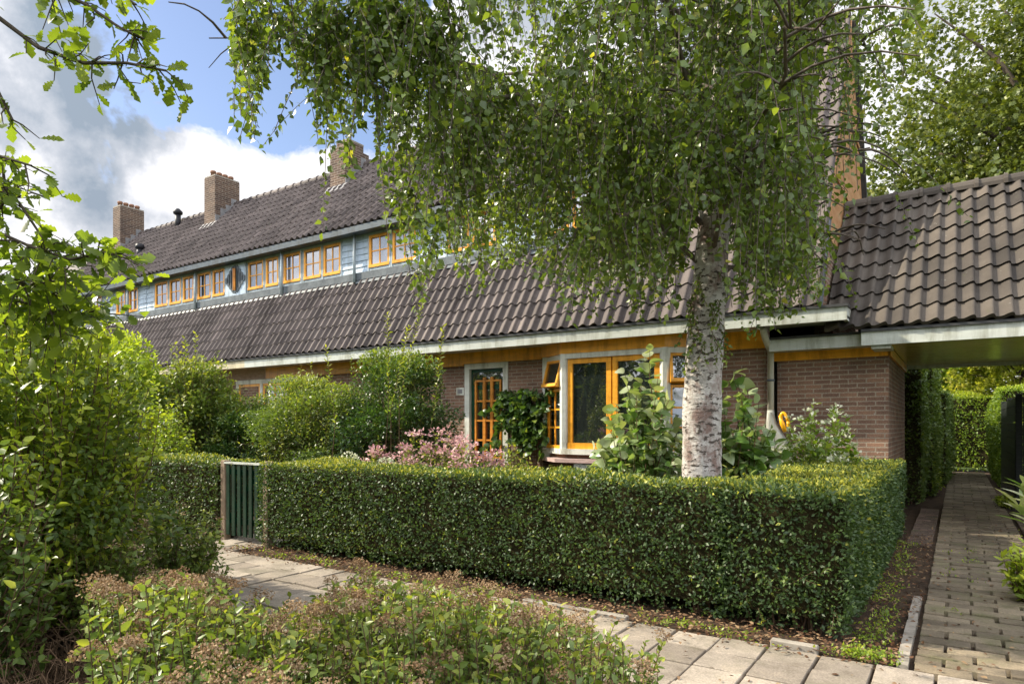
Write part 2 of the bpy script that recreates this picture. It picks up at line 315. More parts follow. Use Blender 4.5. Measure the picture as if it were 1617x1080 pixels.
# ---------------------------------------------------------------- mesh helpers
def link(name, me, m=None, parent=None, smooth=False):
    o = bpy.data.objects.new(name, me); col.objects.link(o)
    if m is not None and not len(me.materials):
        for k in (m if isinstance(m, (list, tuple)) else [m]): me.materials.append(k)
    if parent is not None: o.parent = parent
    if smooth:
        me.polygons.foreach_set('use_smooth', np.ones(len(me.polygons), bool))
    return o
def tag(o, label=None, cat=None, group=None, kind=None):
    if label: o['label'] = label
    if cat: o['category'] = cat
    if group: o['group'] = group
    if kind: o['kind'] = kind
    return o
def empty(name, loc=(0, 0, 0), label=None, cat=None, group=None, kind=None, rz=0):
    o = bpy.data.objects.new(name, None); col.objects.link(o); o.location = loc; o.rotation_euler = (0, 0, rz)
    o.empty_display_size = 0.2
    return tag(o, label, cat, group, kind)

class MB:
    """collects shapes of ONE part"""
    def __init__(s): s.v = []; s.f = []; s.mi = []
    def add(s, vs, fs, mi=0):
        n = len(s.v); s.v += [tuple(v) for v in vs]; s.f += [tuple(i+n for i in f) for f in fs]; s.mi += [mi]*len(fs)
    def box(s, x0, x1, y0, y1, z0, z1, mi=0, bev=0.0):
        if bev <= 0:
            vs = [(x, y, z) for z in (z0, z1) for y in (y0, y1) for x in (x0, x1)]
            s.add(vs, [(0, 2, 3, 1), (4, 5, 7, 6), (0, 1, 5, 4), (2, 6, 7, 3), (0, 4, 6, 2), (1, 3, 7, 5)], mi)
        else:
            b = bev; vs = []; idx = {}
            c = [(x0, x1), (y0, y1), (z0, z1)]
            for sx in (0, 1):
                for sy in (0, 1):
                    for sz in (0, 1):
                        for ax in range(3):
                            p = [c[0][sx], c[1][sy], c[2][sz]]
                            sg = (sx, sy, sz)
                            for k in range(3):
                                if k != ax: p[k] += b if sg[k] == 0 else -b
                            idx[(sx, sy, sz, ax)] = len(vs); vs.append(p)
            fs = []
            I = lambda a, b_, c_, d: idx[(a, b_, c_, d)]
            for k in (0, 1):
                q = [I(k, 0, 0, 0), I(k, 1, 0, 0), I(k, 1, 1, 0), I(k, 0, 1, 0)]; fs.append(q if k else q[::-1])
                q = [I(0, k, 0, 1), I(0, k, 1, 1), I(1, k, 1, 1), I(1, k, 0, 1)]; fs.append(q if k else q[::-1])
                q = [I(0, 0, k, 2), I(1, 0, k, 2), I(1, 1, k, 2), I(0, 1, k, 2)]; fs.append(q if k else q[::-1])
            for a in (0, 1):
                for b2 in (0, 1):
                    fs.append([I(a, b2, 0, 0), I(a, b2, 1, 0), I(a, b2, 1, 1), I(a, b2, 0, 1)])
                    fs.append([I(a, 0, b2, 0), I(a, 1, b2, 0), I(a, 1, b2, 2), I(a, 0, b2, 2)])
                    fs.append([I(0, a, b2, 1), I(1, a, b2, 1), I(1, a, b2, 2), I(0, a, b2, 2)])
                    for c2 in (0, 1): fs.append([I(a, b2, c2, 0), I(a, b2, c2, 1), I(a, b2, c2, 2)])
            s.add(vs, fs, mi)
        return s
    def hexa(s, q, d, mi=0):
        """quad q (4 points) extruded by vector d"""
        q = [Vector(p) for p in q]; d = Vector(d)
        s.add(q + [p + d for p in q], [(0, 1, 2, 3), (7, 6, 5, 4), (0, 4, 5, 1), (1, 5, 6, 2), (2, 6, 7, 3), (3, 7, 4, 0)], mi); return s
    def prism(s, poly, d, mi=0):
        n = len(poly); q = [Vector(p) for p in poly]; d = Vector(d)
        s.add(q + [p + d for p in q], [tuple(range(n)), tuple(range(2*n-1, n-1, -1))] + [(i, n+i, n+(i+1) % n, (i+1) % n) for i in range(n)], mi); return s
    def tube(s, pts, rad, n=8, mi=0, caps=True):
        pts = [Vector(p) for p in pts]; rings = []; up = Vector((0.13, 0.97, 0.21)).normalized()
        if not hasattr(rad, '__len__'): rad = [rad]*len(pts)
        base = len(s.v); prev = None
        for i, p in enumerate(pts):
            t = (pts[min(i+1, len(pts)-1)] - pts[max(i-1, 0)]).normalized()
            a = t.cross(up if prev is None else prev)
            if a.length < 1e-3: a = t.cross(Vector((1, 0, 0)))
            a.normalize(); b = t.cross(a).normalized(); prev = a.cross(t) if False else up
            for k in range(n):
                an = 2*math.pi*k/n
                s.v.append(tuple(p + (a*math.cos(an) + b*math.sin(an))*rad[i]))
        for i in range(len(pts)-1):
            for k in range(n):
                a0 = base+i*n+k; a1 = base+i*n+(k+1) % n
                s.f.append((a0, a1, a1+n, a0+n)); s.mi.append(mi)
        if caps:
            s.f.append(tuple(base+k for k in range(n))[::-1]); s.mi.append(mi)
            e = base+(len(pts)-1)*n; s.f.append(tuple(e+k for k in range(n))); s.mi.append(mi)
        return s
    def build(s, name, m, parent=None, smooth=False):
        me = bpy.data.meshes.new(name); me.from_pydata(s.v, [], s.f)
        ml = m if isinstance(m, (list, tuple)) else [m]
        for k in ml: me.materials.append(k)
        if len(ml) > 1: me.polygons.foreach_set('material_index', np.array(s.mi, dtype=np.int32))
        me.update()
        import bmesh
        bm = bmesh.new(); bm.from_mesh(me); bmesh.ops.recalc_face_normals(bm, faces=bm.faces); bm.to_mesh(me); bm.free()
        return link(name, me, None, parent, smooth)

def mesh_np(name, V, F, attr=None):
    """V (n,3), F (m,k) quads"""
    me = bpy.data.meshes.new(name)
    V = np.ascontiguousarray(V, dtype=np.float32); F = np.ascontiguousarray(F, dtype=np.int32)
    me.vertices.add(len(V)); me.vertices.foreach_set('co', V.ravel())
    me.loops.add(F.size); me.loops.foreach_set('vertex_index', F.ravel())
    me.polygons.add(len(F)); me.polygons.foreach_set('loop_start', np.arange(len(F), dtype=np.int32)*F.shape[1])
    me.polygons.foreach_set('loop_total', np.full(len(F), F.shape[1], dtype=np.int32))
    me.update(calc_edges=True)
    if attr is not None:
        a = me.attributes.new('rnd', 'FLOAT', 'POINT'); a.data.foreach_set('value', np.ascontiguousarray(attr, dtype=np.float32))
    me.validate()
    return me

# ---------------------------------------------------------------- leaves
def strip(xs, ws, fold=0.25, curl=0.12):
    v = []
    for x, w in zip(xs, ws):
        z = -curl*x*x
        v += [(x, -w, z + fold*w), (x, 0, z), (x, w, z + fold*w)]
    f = []
    for i in range(len(xs)-1):
        a = 3*i
        f += [(a, a+3, a+4, a+1), (a+1, a+4, a+5, a+2)]
    return np.array(v), np.array(f)
LEAF = {
 'simple': (np.array([(0, 0, 0), (0.45, -0.26, 0.05), (1, 0, -0.08), (0.45, 0.26, 0.05)]), np.array([(0, 1, 2, 3)])),
 'ovate': strip([0, 0.3, 0.68, 1], [0.02, 0.27, 0.20, 0.0]),
 'narrow': strip([0, 0.35, 0.7, 1], [0.02, 0.17, 0.13, 0.0]),
 'birch': strip([0, 0.28, 0.6, 1], [0.04, 0.38, 0.26, 0.0], 0.2, 0.15),
 'heart': strip([0, 0.12, 0.35, 0.65, 0.88, 1], [0.22, 0.42, 0.46, 0.33, 0.14, 0.0], 0.22, 0.35),
 'oak': strip([0, .1, .2, .27, .38, .46, .58, .66, .78, .86, 1], [.02, .05, .17, .10, .26, .16, .32, .20, .28, .19, 0.0], 0.15, 0.18),
 'blade': strip([0, 0.4, 0.8, 1], [0.03, 0.035, 0.02, 0.0], 0.5, 0.5),
 'petal': (np.array([(0, 0, 0), (0.5, -0.4, 0.1), (1, 0, 0.0), (0.5, 0.4, 0.1)]), np.array([(0, 1, 2, 3)])),
 'clump': (np.array([(0, 0, 0), (0.5, -0.34, 0.1), (1, -0.05, -0.1), (0.5, 0.30, 0.0), (0.1, 0.2, 0.15), (0.75, 0.15, 0.3), (0.9, 0.55, 0.1), (0.35, 0.62, -0.05)]), np.array([(0, 1, 2, 3), (4, 5, 6, 7)])),
}
def unit(a):
    return a / (np.linalg.norm(a, axis=-1, keepdims=True) + 1e-9)
def leaf_mesh(name, kind, pos, dr, nr, size, rnd, m, parent=None):
    tv, tf = LEAF[kind]; n = len(pos)
    x = unit(np.asarray(dr, float)); y = unit(np.cross(nr, x)); z = np.cross(x, y)
    s = np.asarray(size, float).reshape(-1, 1, 1)
    V = (tv[None, :, 0:1]*x[:, None] + tv[None, :, 1:2]*y[:, None] + tv[None, :, 2:3]*z[:, None])*s + np.asarray(pos)[:, None]
    F = tf[None] + (np.arange(n)*len(tv))[:, None, None]
    at = np.repeat(np.clip(rnd, 0, 1), len(tv))
    me = mesh_np(name, V.reshape(-1, 3), F.reshape(-1, tf.shape[1]), at)
    return link(name, me, m, parent)
def rv(n, s=1.0): return rng.normal(0, s, (n, 3))

class Veg:
    def __init__(s): s.p = []; s.d = []; s.n = []; s.s = []; s.r = []; s.tubes = MB()
    def leaves(s, p, d, n, size, r):
        s.p.append(p); s.d.append(d); s.n.append(n); s.s.append(np.broadcast_to(size, len(p))); s.r.append(np.broadcast_to(r, len(p)))
    def shoot(s, pts, r0, r1, step, size, frm=0.2, spread=0.9, up=0.7, rbase=0.5, rtip=0.3, sides=4, tube=True, droop=0.0):
        pts = np.array([tuple(p) for p in pts]); seg = np.linalg.norm(np.diff(pts, axis=0), axis=1); L = seg.sum()
        if tube: s.tubes.tube(pts, list(np.linspace(r0, r1, len(pts))), sides, caps=False)
        k = max(2, int(L*(1-frm)/step)); u = np.linspace(frm, 1, k); cum = np.concatenate([[0], np.cumsum(seg)])/L
        q = np.stack([np.interp(u, cum, pts[:, i]) for i in range(3)], 1)
        t = unit(np.gradient(q, axis=0) + 1e-6)
        a = unit(np.cross(t, rv(1)[0])); b = np.cross(t, a); ph = np.arange(k)*2.4 + rng.uniform(0, 6)
        side = a*np.cos(ph)[:, None] + b*np.sin(ph)[:, None]
        d = t*0.6 + side*spread + rv(k, .2); d[:, 2] -= droop
        nrm = np.array([0, 0, 1.0])*up + rv(k, .45)
        rr = rbase + rtip*(u**3) + rng.normal(0, .13, k)
        s.leaves(q, d, nrm, size*rng.uniform(.65, 1.15, k), rr)
    def build(s, parent, kind, m, tm, name='foliage', tname='stems', filt=None):
        p = np.concatenate(s.p); d = np.concatenate(s.d); n = np.concatenate(s.n); sz = np.concatenate(s.s); r = np.concatenate(s.r)
        if filt is not None:
            k = filt(p); p, d, n, sz, r = p[k], d[k], n[k], sz[k], r[k]
        o = leaf_mesh(name, kind, p, d, n, sz, r, m, parent)
        if s.tubes.f: s.tubes.build(tname, tm, parent, smooth=True)
        return o

def bush(name, label, cat, base, rx, ry, h, n, kind, m, lsize, step=0.03, zlow=0.1, bend=0.3, group=None, rt=0.4, rb=0.4, stem=0.008, flowers=None, tilt=(0, 0), frm=0.35, kindprop=None, lat=3, rxb=0.35):
    e = empty(name, base, label, cat, group, kindprop)
    v = Veg()
    for i in range(n):
        a = rng.uniform(0, 2*math.pi); rr = math.sqrt(rng.uniform(0, 1))
        top = np.array([math.cos(a)*rx*rr, math.sin(a)*ry*rr, 0])
        hz = h*(zlow + (1-zlow)*math.sqrt(max(0, 1-rr**2*0.75)))*rng.uniform(.55, 1.03)
        if rng.random() < .35: hz *= rng.uniform(.3, .9)
        hz *= 1 + 0.16*math.sin(top[0]*3.1+base[0]*2)*math.cos(top[1]*2.7+base[1])
        top[2] = hz; top[0] += tilt[0]*hz; top[1] += tilt[1]*hz
        b = np.array([top[0]*rxb, top[1]*rxb, 0.0])
        mid = b*(1-.55) + top*.55; mid[:2] += (top[:2]-b[:2])*bend*-.3; mid[2] = hz*.55
        mid += rv(1, .03*h)[0]
        v.shoot([b, (b+mid)/2 + rv(1, .02*h)[0], mid, (mid+top)/2 + rv(1, .02*h)[0], top], stem, stem*.3, step, lsize, frm, rbase=rb, rtip=rt, sides=3)
        for q in range(lat):
            f = rng.uniform(.25, .92); c = (b*(1-f/.5)+mid*(f/.5)) if f < .5 else (mid*(2-2*f)+top*(2*f-1))
            dd = unit(np.array([*(rng.normal(0, 1, 2)), .55]) + np.array([top[0], top[1], 0])*.6/max(rx, .1)); Lq = rng.uniform(.10, .26)*max(rx, .35*h)*.9
            v.shoot([c, c+dd*Lq*.5, c+dd*Lq+np.array([0, 0, -.04*Lq])], stem*.35, stem*.2, step, lsize, .15, rbase=rb, rtip=rt*(.4+.6*f), sides=3)
        if flowers: flowers(e, top)
    v.build(e, kind, m, M['twig'])
    return e
WROOTS = []
def wroot(name, loc, label=None, cat=None, group=None, kind=None):
    e = empty(name, loc, label, cat, group, kind); WROOTS.append(e); return e

# ================================================================ GROUND
def plane(name, x0, x1, y0, y1, z, m, kind='structure', n=1, amp=0.0):
    xs = np.linspace(x0, x1, n+1); ys = np.linspace(y0, y1, n+1)
    X, Y = np.meshgrid(xs, ys, indexing='ij')
    Z = z + amp*(np.sin(X*1.7+Y*0.9)*0.5 + np.sin(X*4.1-Y*3.3)*0.3 + np.sin(X*9.3+Y*7.1)*.2)
    V = np.stack([X, Y, Z], -1).reshape(-1, 3); i = np.arange(n)[:, None]*(n+1)+np.arange(n)[None]
    F = np.stack([i, i+n+1, i+n+2, i+1], -1).reshape(-1, 4)
    return tag(link(name, mesh_np(name, V, F), m, smooth=True), kind=kind)
plane('ground', -400, 400, -400, 400, -0.06, M['grass'])
plane('garden_soil', -30, 1.9, 1.2, 26, -0.035, M['soil'], n=160, amp=0.015)

def slabs(name, x0, x1, y0, y1, w, l, m, bond=0.0, gap=0.007, z=0.0, jit=0.003, along='x', skip=None):
    b = MB(); rn = []
    ny = int((y1-y0)/l)
    for j in range(ny):
        off = (j % 2)*bond*w + (rng.uniform(-.01, .01) if bond else 0)
        x = x0 - (w - off if off else 0)
        while x < x1 - 0.01:
            a, c = max(x, x0), min(x+w, x1)
            if c - a > 0.04 and not (skip and skip((a+c)/2, y0+j*l)):
                dz = rng.normal(0, jit); tx, ty = rng.normal(0, jit*.7, 2)
                n0 = len(b.v)
                g = gap*rng.uniform(.6, 1.5)
                b.box(a+g, c-g, y0+j*l+g, y0+(j+1)*l-g, -0.05, z+dz, bev=0.004)
                cx, cy = (a+c)/2, y0+(j+.5)*l
                rot = rng.normal(0, .006)
                for k in range(n0, len(b.v)):
                    vx, vy, vz = b.v[k]
                    vz += (vx-cx)*tx*6 + (vy-cy)*ty*6
                    b.v[k] = (cx+(vx-cx)-(vy-cy)*rot, cy+(vy-cy)+(vx-cx)*rot, vz)
                rn += [rng.uniform(0, 1)]*(len(b.v)-n0)
            x += w
    o = b.build(name, m); a = o.data.attributes.new('rnd', 'FLOAT', 'POINT'); a.data.foreach_set('value', np.array(rn, dtype=np.float32))
    return tag(o, kind='structure')
slabs('sidewalk', -16.0, 4.0, 2.94, 4.44, 0.30, 0.30, M['slab'])
slabs('alley_path', -0.22, 0.68, 4.46, 24.4, 0.31, 0.155, M['paver'], bond=0.5, gap=0.009, jit=0.004)
slabs('garden_path', -7.6, -6.75, 4.46, 9.9, 0.28, 0.28, M['slab'], bond=0.5, z=-0.004)
slabs('clinker_strip', 0.72, 1.5, 8.6, 13.6, 0.20, 0.07, M['clinker'], bond=0.5, gap=0.004, z=-0.01)
slabs('clinker_edge', -0.52, -0.25, 9.3, 13.4, 0.20, 0.07, M['clinker'], bond=0.5, gap=0.004, z=-0.012)
# concrete edging beside the alley
b = MB(); y = 4.5
for L_ in (0.17, .86, .30, .55):
    w = rng.normal(0, .006)
    b.hexa([(-.30+w, y+.005, -.05), (-.24+w, y+.005, -.05), (-.24-w, y+L_-.005, -.05), (-.30-w, y+L_-.005, -.05)], (0, 0, .062+rng.uniform(-.01, .01))); y += L_
tag(b.build('alley_kerb', M['concrete']), kind='structure')
b = MB(); b.box(-1.0, -.72, 4.47, 4.53, -.05, .03, bev=.006); b.box(-2.9, -2.0, 4.47, 4.53, -.05, .012, bev=.006)
tag(b.build('sidewalk_kerb', M['concrete']), kind='structure')

# ================================================================ ROOF TILES
def tiles(name, x0, x1, a, b_, m, parent, tw=0.20, cl=0.30, amp=0.054, thick=0.026, seg=8, phase=0.0, end_drop=True):
    """pantiles on the plane from (y,z)=a up to (y,z)=b_, x0..x1"""
    a = np.array(a, float); b_ = np.array(b_, float); L = np.linalg.norm(b_-a); u = (b_-a)/L; nr = np.array([-u[1], u[0]])
    nc = max(1, int(round(L/cl))); cl = L/nc; nt_ = max(1, int(round((x1-x0)/tw))); tw = (x1-x0)/nt_
    FR = np.array([0, .16, .30, .42, .54, .66, .77, .87, .94]); HT = np.array([0.0, -.10, -.04, .16, .46, .76, .95, 1.0, .72])
    s = np.append((np.arange(nt_)[:, None] + FR[None]).ravel(), nt_)
    # a flat trough and one round roll per tile
    roll = np.append(np.tile(HT, nt_), 0.0)
    X = x0 + s*tw
    rows = []; rn = []
    tr = rng.uniform(0, 1, (nc, nt_+1)); tz = rng.normal(0, .0025, (nc, nt_+1)); ti = np.minimum((s).astype(int), nt_)
    for c in range(nc):
        for (v, h) in ((c*cl - 0.006, thick*.60), (c*cl - 0.012, thick), ((c+1)*cl + 0.030, 0.0)):
            hh = amp*roll + h + tz[c][ti]; vv = v + (0.004*np.sin(ti*7.3+c) if h else 0)
            yy = a[0] + u[0]*vv + nr[0]*hh; zz = a[1] + u[1]*vv + nr[1]*hh
            rows.append(np.stack([X, np.broadcast_to(yy, X.shape), np.broadcast_to(zz, X.shape)], -1)); rn.append(tr[c][ti])
    rows.insert(0, rows[0] - np.array([0, nr[0], nr[1]])*thick*1.3); rn.insert(0, rn[0])
    V = np.repeat(np.array(rows), 2, axis=0)[1:-1]; rn = np.repeat(np.array(rn), 2, axis=0)[1:-1]   # every strip has its own edge: crisp laps
    nr_, ncol = V.shape[:2]
    i = np.arange(0, nr_-1, 2)[:, None]*ncol + np.arange(ncol-1)[None]
    F = np.stack([i, i+1, i+ncol+1, i+ncol], -1).reshape(-1, 4)
    me = mesh_np(name, V.reshape(-1, 3), F, np.array(rn).ravel())
    return link(name, me, m, parent)
def ridge(name, x0, x1, y, z, m, parent, r=0.11, step=0.33):
    b = MB(); rn = []; n = max(1, int(round((x1-x0)/step))); st = (x1-x0)/n
    for k in range(n):
        n0 = len(b.v); xa, xb = x0+k*st, x0+(k+1)*st+.03
        for (x, rr) in ((xa, r*0.92), (xb-.05, r*1.0), (xb-.045, r*1.13), (xb, r*1.13)):
            for q in range(9):
                an = math.pi*(q/8)*1.16 - .08*math.pi
                b.v.append((x, y - math.cos(an)*rr*1.05, z + math.sin(an)*rr + rng.normal(0, .001)))
        for i in range(3):
            for q in range(8): b.f.append((n0+i*9+q, n0+i*9+q+1, n0+(i+1)*9+q+1, n0+(i+1)*9+q)); b.mi.append(0)
        for i in (0, 3): b.f.append(tuple(n0+i*9+q for q in range(9))); b.mi.append(0)
        rn += [rng.uniform(0, 1)]*(len(b.v)-n0)
    o = b.build(name, m, parent); a = o.data.attributes.new('rnd', 'FLOAT', 'POINT'); a.data.foreach_set('value', np.array(rn, dtype=np.float32))
    return o

# ================================================================ TERRACE
YE, ZE, ZEB = 9.4, 2.95, 2.75           # eave fascia
YD, ZD = 10.32, 4.56                    # foot of the dormer band
YG, ZG = 10.05, 5.70                    # dormer gutter
YR, ZR = 12.44, 8.27                    # ridge
YW = 10.0                               # front wall
XS = [-1.5, -7.8, -13.8, -19.9, -26.2]
DX1 = -3.9                              # right end of the dormer band

def window(parent, x0, x1, z0, z1, y, nx, ny, fm, gm, fw=0.055, mw=0.022, depth=0.07, name='window', curtain=False, bars=None):
    b = MB()
    b.box(x0, x0+fw, y-.02, y+depth, z0+fw*1.15, z1-fw); b.box(x1-fw, x1, y-.02, y+depth, z0+fw*1.15, z1-fw)
    b.box(x0, x1, y-.022, y+depth, z1-fw, z1); b.box(x0, x1, y-.035, y+depth, z0, z0+fw*1.15)
    ix0, ix1, iz0, iz1 = x0+fw, x1-fw, z0+fw*1.15, z1-fw
    for i in range(1, nx):
        xm = ix0+(ix1-ix0)*i/nx; b.box(xm-mw/2, xm+mw/2, y-.006, y+.03, iz0, iz1)
    for j in range(1, ny):
        zm = iz0+(iz1-iz0)*j/ny
        for i in range(nx):
            xa = ix0+(ix1-ix0)*i/nx + (mw/2 if i else 0); xb = ix0+(ix1-ix0)*(i+1)/nx - (mw/2 if i < nx-1 else 0)
            b.box(xa, xb, y-.004, y+.028, zm-mw/2, zm+mw/2)
    f = b.build(name, fm, parent)
    g = MB(); g.box(ix0, ix1, y+.008, y+.014, iz0, iz1); g.build('pane', gm, f)
    return f

houses = []
hl = [('brick end house with bay window and orange lattice door behind the birch', ), ('terraced house with tall brick chimney, second from the alley end of the row',),
      ('terraced house with dark scalloped plaque between its dormer windows',), ('farthest terraced house at the left end of the row, beige fascia',)]
hl = [h[0] for h in hl]
def siding(parent, x0, x1, z0, z1, y, m):
    b = MB(); n = max(1, int((z1-z0)/0.125)); h = (z1-z0)/n
    for k in range(n):
        za, zb = z0+k*h, z0+(k+1)*h
        b.prism([(x0, y-.020, za), (x0, y-.004, zb-.004), (x0, y+.03, zb-.004), (x0, y+.03, za)], (x1-x0, 0, 0))
    return b.build('siding', m, parent)
# dormer windows (photo x of both edges), read at the dormer wall
DW = [(81, 92), (95, 103), (106, 117), (146, 162), (185, 199), (205, 219), (246, 266), (269, 287), (290, 307), (313, 334), (337, 356), (393, 417), (421, 441), (449, 476), (481, 508), (512, 539), (584, 616), (621, 658), (707, 742), (747, 784), (858, 900), (905, 950), (990, 1040)]
DW = [(XY(a, YD), XY(b_, YD)) for a, b_ in DW]
PIPES = [XY(p, YD-.1) for p in (120, 202, 308.5, 445, 560, 832)]
ZW0, ZW1 = 4.83, 5.53
for hi in range(4):
    x1, x0 = XS[hi], XS[hi+1]
    e = wroot('terraced_house', ((x0+x1)/2, YW, 0), hl[hi], 'house', 'houses of the brick terrace')
    houses.append(e)
    wx1 = -2.3 if hi == 0 else x1
    # --- front wall with openings
    openings = []
    if hi == 0: openings = [(-7.77, -6.78, 0, 2.56), (-6.05, -3.05, 0.45, 2.58)]
    elif hi == 1:
        openings = [(XY(372, YW), XY(500, YW), 0.85, 2.52)]
    elif hi == 2: openings = [(-17.6, -16.6, 0, 2.5)]
    else: openings = [(-24.8, -22.6, 0.8, 2.5)]
    b = MB(); cur = x0
    for (a, c, z0, z1) in sorted(openings):
        if a > cur: b.box(cur, a, YW, YW+.25, -.1, 2.80)
        if z0 > 0: b.box(a, c, YW, YW+.25, -.1, z0)
        b.box(a, c, YW+.02, YW+.25, z1, 2.80); cur = c
    b.box(cur, wx1, YW, YW+.25, -.1, 2.80)
    wl = b.build('wall', M['brick'], e)
    b = MB(); b.box(x0, x1, 15.2, 15.45, -.1, 3.3); b.build('rear_wall', M['brick'], e)
    # --- eave: fascia, gutter edge, soffit, frieze
    fm = M['greygreen'] if hi < 2 else M['beige']
    fx1 = -1.17 if hi == 0 else x1
    g = MB(); g.box(x0, fx1, YE, YE+.05, ZEB, ZE-.03); g.box(x0, fx1, YE+.05, YW, ZEB+.03, ZEB+.06)
    if hi == 0:
        g.box(fx1-.05, fx1, YE+.05, YW+.1, ZEB, ZE-.03)
    fo = g.build('fascia', fm, e)
    g = MB(); g.box(x0, fx1+(.02 if hi == 0 else 0), YE-.03, YE+.16, ZE-.03, ZE+.005); g.build('gutter', M['bitumen'], e)
    g = MB(); fz = M['orange'] if hi < 2 else M['stone_sill']
    if hi == 0:
        g.box(x0, -6.06, YW-.035, YW, 2.565, 2.78); g.box(-3.04, wx1-.0, YW-.035, YW, 2.52, 2.78)
        g.prism([(-6.06, YW-.04, 2.585), (-5.44, YW-.41, 2.585), (-3.66, YW-.41, 2.585), (-3.04, YW-.04, 2.585)], (0, 0, .195))
    else: g.box(x0, wx1, YW-.035, YW, 2.53, 2.78)
    g.build('frieze', fz, e)
    # --- roofs
    dx1 = DX1 if hi == 0 else x1
    tiles('lower_roof', x0, dx1, (YE+.0, ZE+.02), (YD-.02, ZD+.02), M['tile'], e)
    rf = tiles('upper_roof', x0, dx1, (YG-.02, ZG+.02), (YR, ZR), M['tile'], e)
    ridge('ridge_tiles', x0, x1-.02, YR, ZR-.02, M['tile'], rf)
    g = MB(); g.hexa([(x0, YR, ZR-.02), (x1, YR, ZR-.02), (x1, 15.6, 2.9), (x0, 15.6, 2.9)], (0, .0, -.08)); g.build('rear_roof', M['tile'], e)
    if hi == 0:
        tiles('steep_roof', DX1, x1+.02, (YE, ZE+.02), (YR, ZR), M['tile'], e, amp=.044, thick=.028)
        g = MB()   # cheek of the dormer
        g.prism([(DX1-.06, YD, ZD-.1), (DX1-.06, YG+.06, ZG-.03), (DX1-.06, YR, ZR-.06)], (.06, 0, 0)); g.build('dormer_cheek', M['slate'], e)
    # --- dormer band
    g = MB(); g.box(x0, dx1, YD+.06, YD+.12, ZD-.3, ZG)
    g.build('dormer_wall', M['bluetrim'], e)
    g = MB(); g.box(x0, dx1, YG-.04, YG+.10, ZG-.13, ZG+.0); g.box(x0, dx1, YG+.10, YD+.06, ZG-.11, ZG-.08)
    g.build('dormer_gutter', M['slate'], e)
    g = MB(); g.box(x0, dx1, YD-.075, YD+.06, ZD+.03, ZD+.19); g.hexa([(x0, YD-.11, ZD-.05), (dx1, YD-.11, ZD-.05), (dx1, YD-.05, ZD+.04), (x0, YD-.05, ZD+.04)], (0, .03, .0))
    g.build('lead_apron', M['lead'], e)
    ws = sorted([w for w in DW if x0 < (w[0]+w[1])/2 < dx1])
    ww = []
    cur = x0
    for (a, c) in ws:
        if a - cur > .22: siding(e, cur+.04, a-.04, ZD+.19, ZW1+.04, YD, M['blue'])
        cur = c
        window(e, a, c, ZW0, ZW1, YD-.005, 2, 2, M['orange'], M['glass'] if (c < -14.2 and rng.random() < .55) else M['glass_up'])
    if dx1 - cur > .2: siding(e, cur+.04, dx1, ZD+.19, ZW1+.04, YD, M['blue'])
    g = MB()
    g.box(x0, dx1, YD-.015, YD+.06, ZW1+.04, ZG-.11)
    for (a, c) in ws:
        g.box(a-.04, a-.002, YD-.03, YD+.06, ZD+.19, ZW1+.04); g.box(c+.002, c+.04, YD-.03, YD+.06, ZD+.19, ZW1+.04); g.box(a-.002, c+.002, YD-.018, YD+.06, ZD+.19, ZW0-.003)
        g.box(a-.002, c+.002, YD-.016, YD+.06, ZW1+.003, ZW1+.04)
    g.build('window_surround', M['bluetrim'], e)
    for px in PIPES:
        if x0 < px < dx1:
            g = MB(); g.tube([(px, YD-.11, ZG-.10), (px, YD-.11, ZD-.02)], .034, 10); g.build('downpipe', M['bluetrim'], e, True)

# plaque on the third house
e3 = houses[2]; pa, pb = XY(359, YD), XY(391, YD); pc = (pa+pb)/2; hw = (pb-pa)/2
g = MB(); g.box(pa, pb, YD-.055, YD-.02, ZD+.13, ZW1+.03); pl = g.build('plaque_board', M['blue'], e3)
g = MB(); zc = (ZD+.2+ZW1)/2+.02
steps = [(0.0, .36), (.075, .34), (.15, .26), (.225, .17), (.30, .09)]
for i, (dx, hh) in enumerate(steps):
    for sg in ((1,) if i == 0 else (-1, 1)):
        cx = pc + sg*dx*hw/.36; r = .05*hw/.36*1.05
        poly = [(cx - r, YD-.075, zc-hh+r*.6), (cx, YD-.075, zc-hh), (cx+r, YD-.075, zc-hh+r*.6), (cx+r, YD-.075, zc+hh-r*.6), (cx, YD-.075, zc+hh), (cx-r, YD-.075, zc+hh-r*.6)]
        g.prism(poly, (0, .02-.003*i, 0))
orn = g.build('ornament', M['slate'], pl)
g = MB(); g.prism([(pc-.045, YD-.09, zc-.24), (pc-.01, YD-.13, zc-.29), (pc-.01, YD-.13, zc+.27), (pc-.045, YD-.09, zc+.24)], (.07, .03, 0)); g.build('ornament_bar', M['orange_dark'], orn)

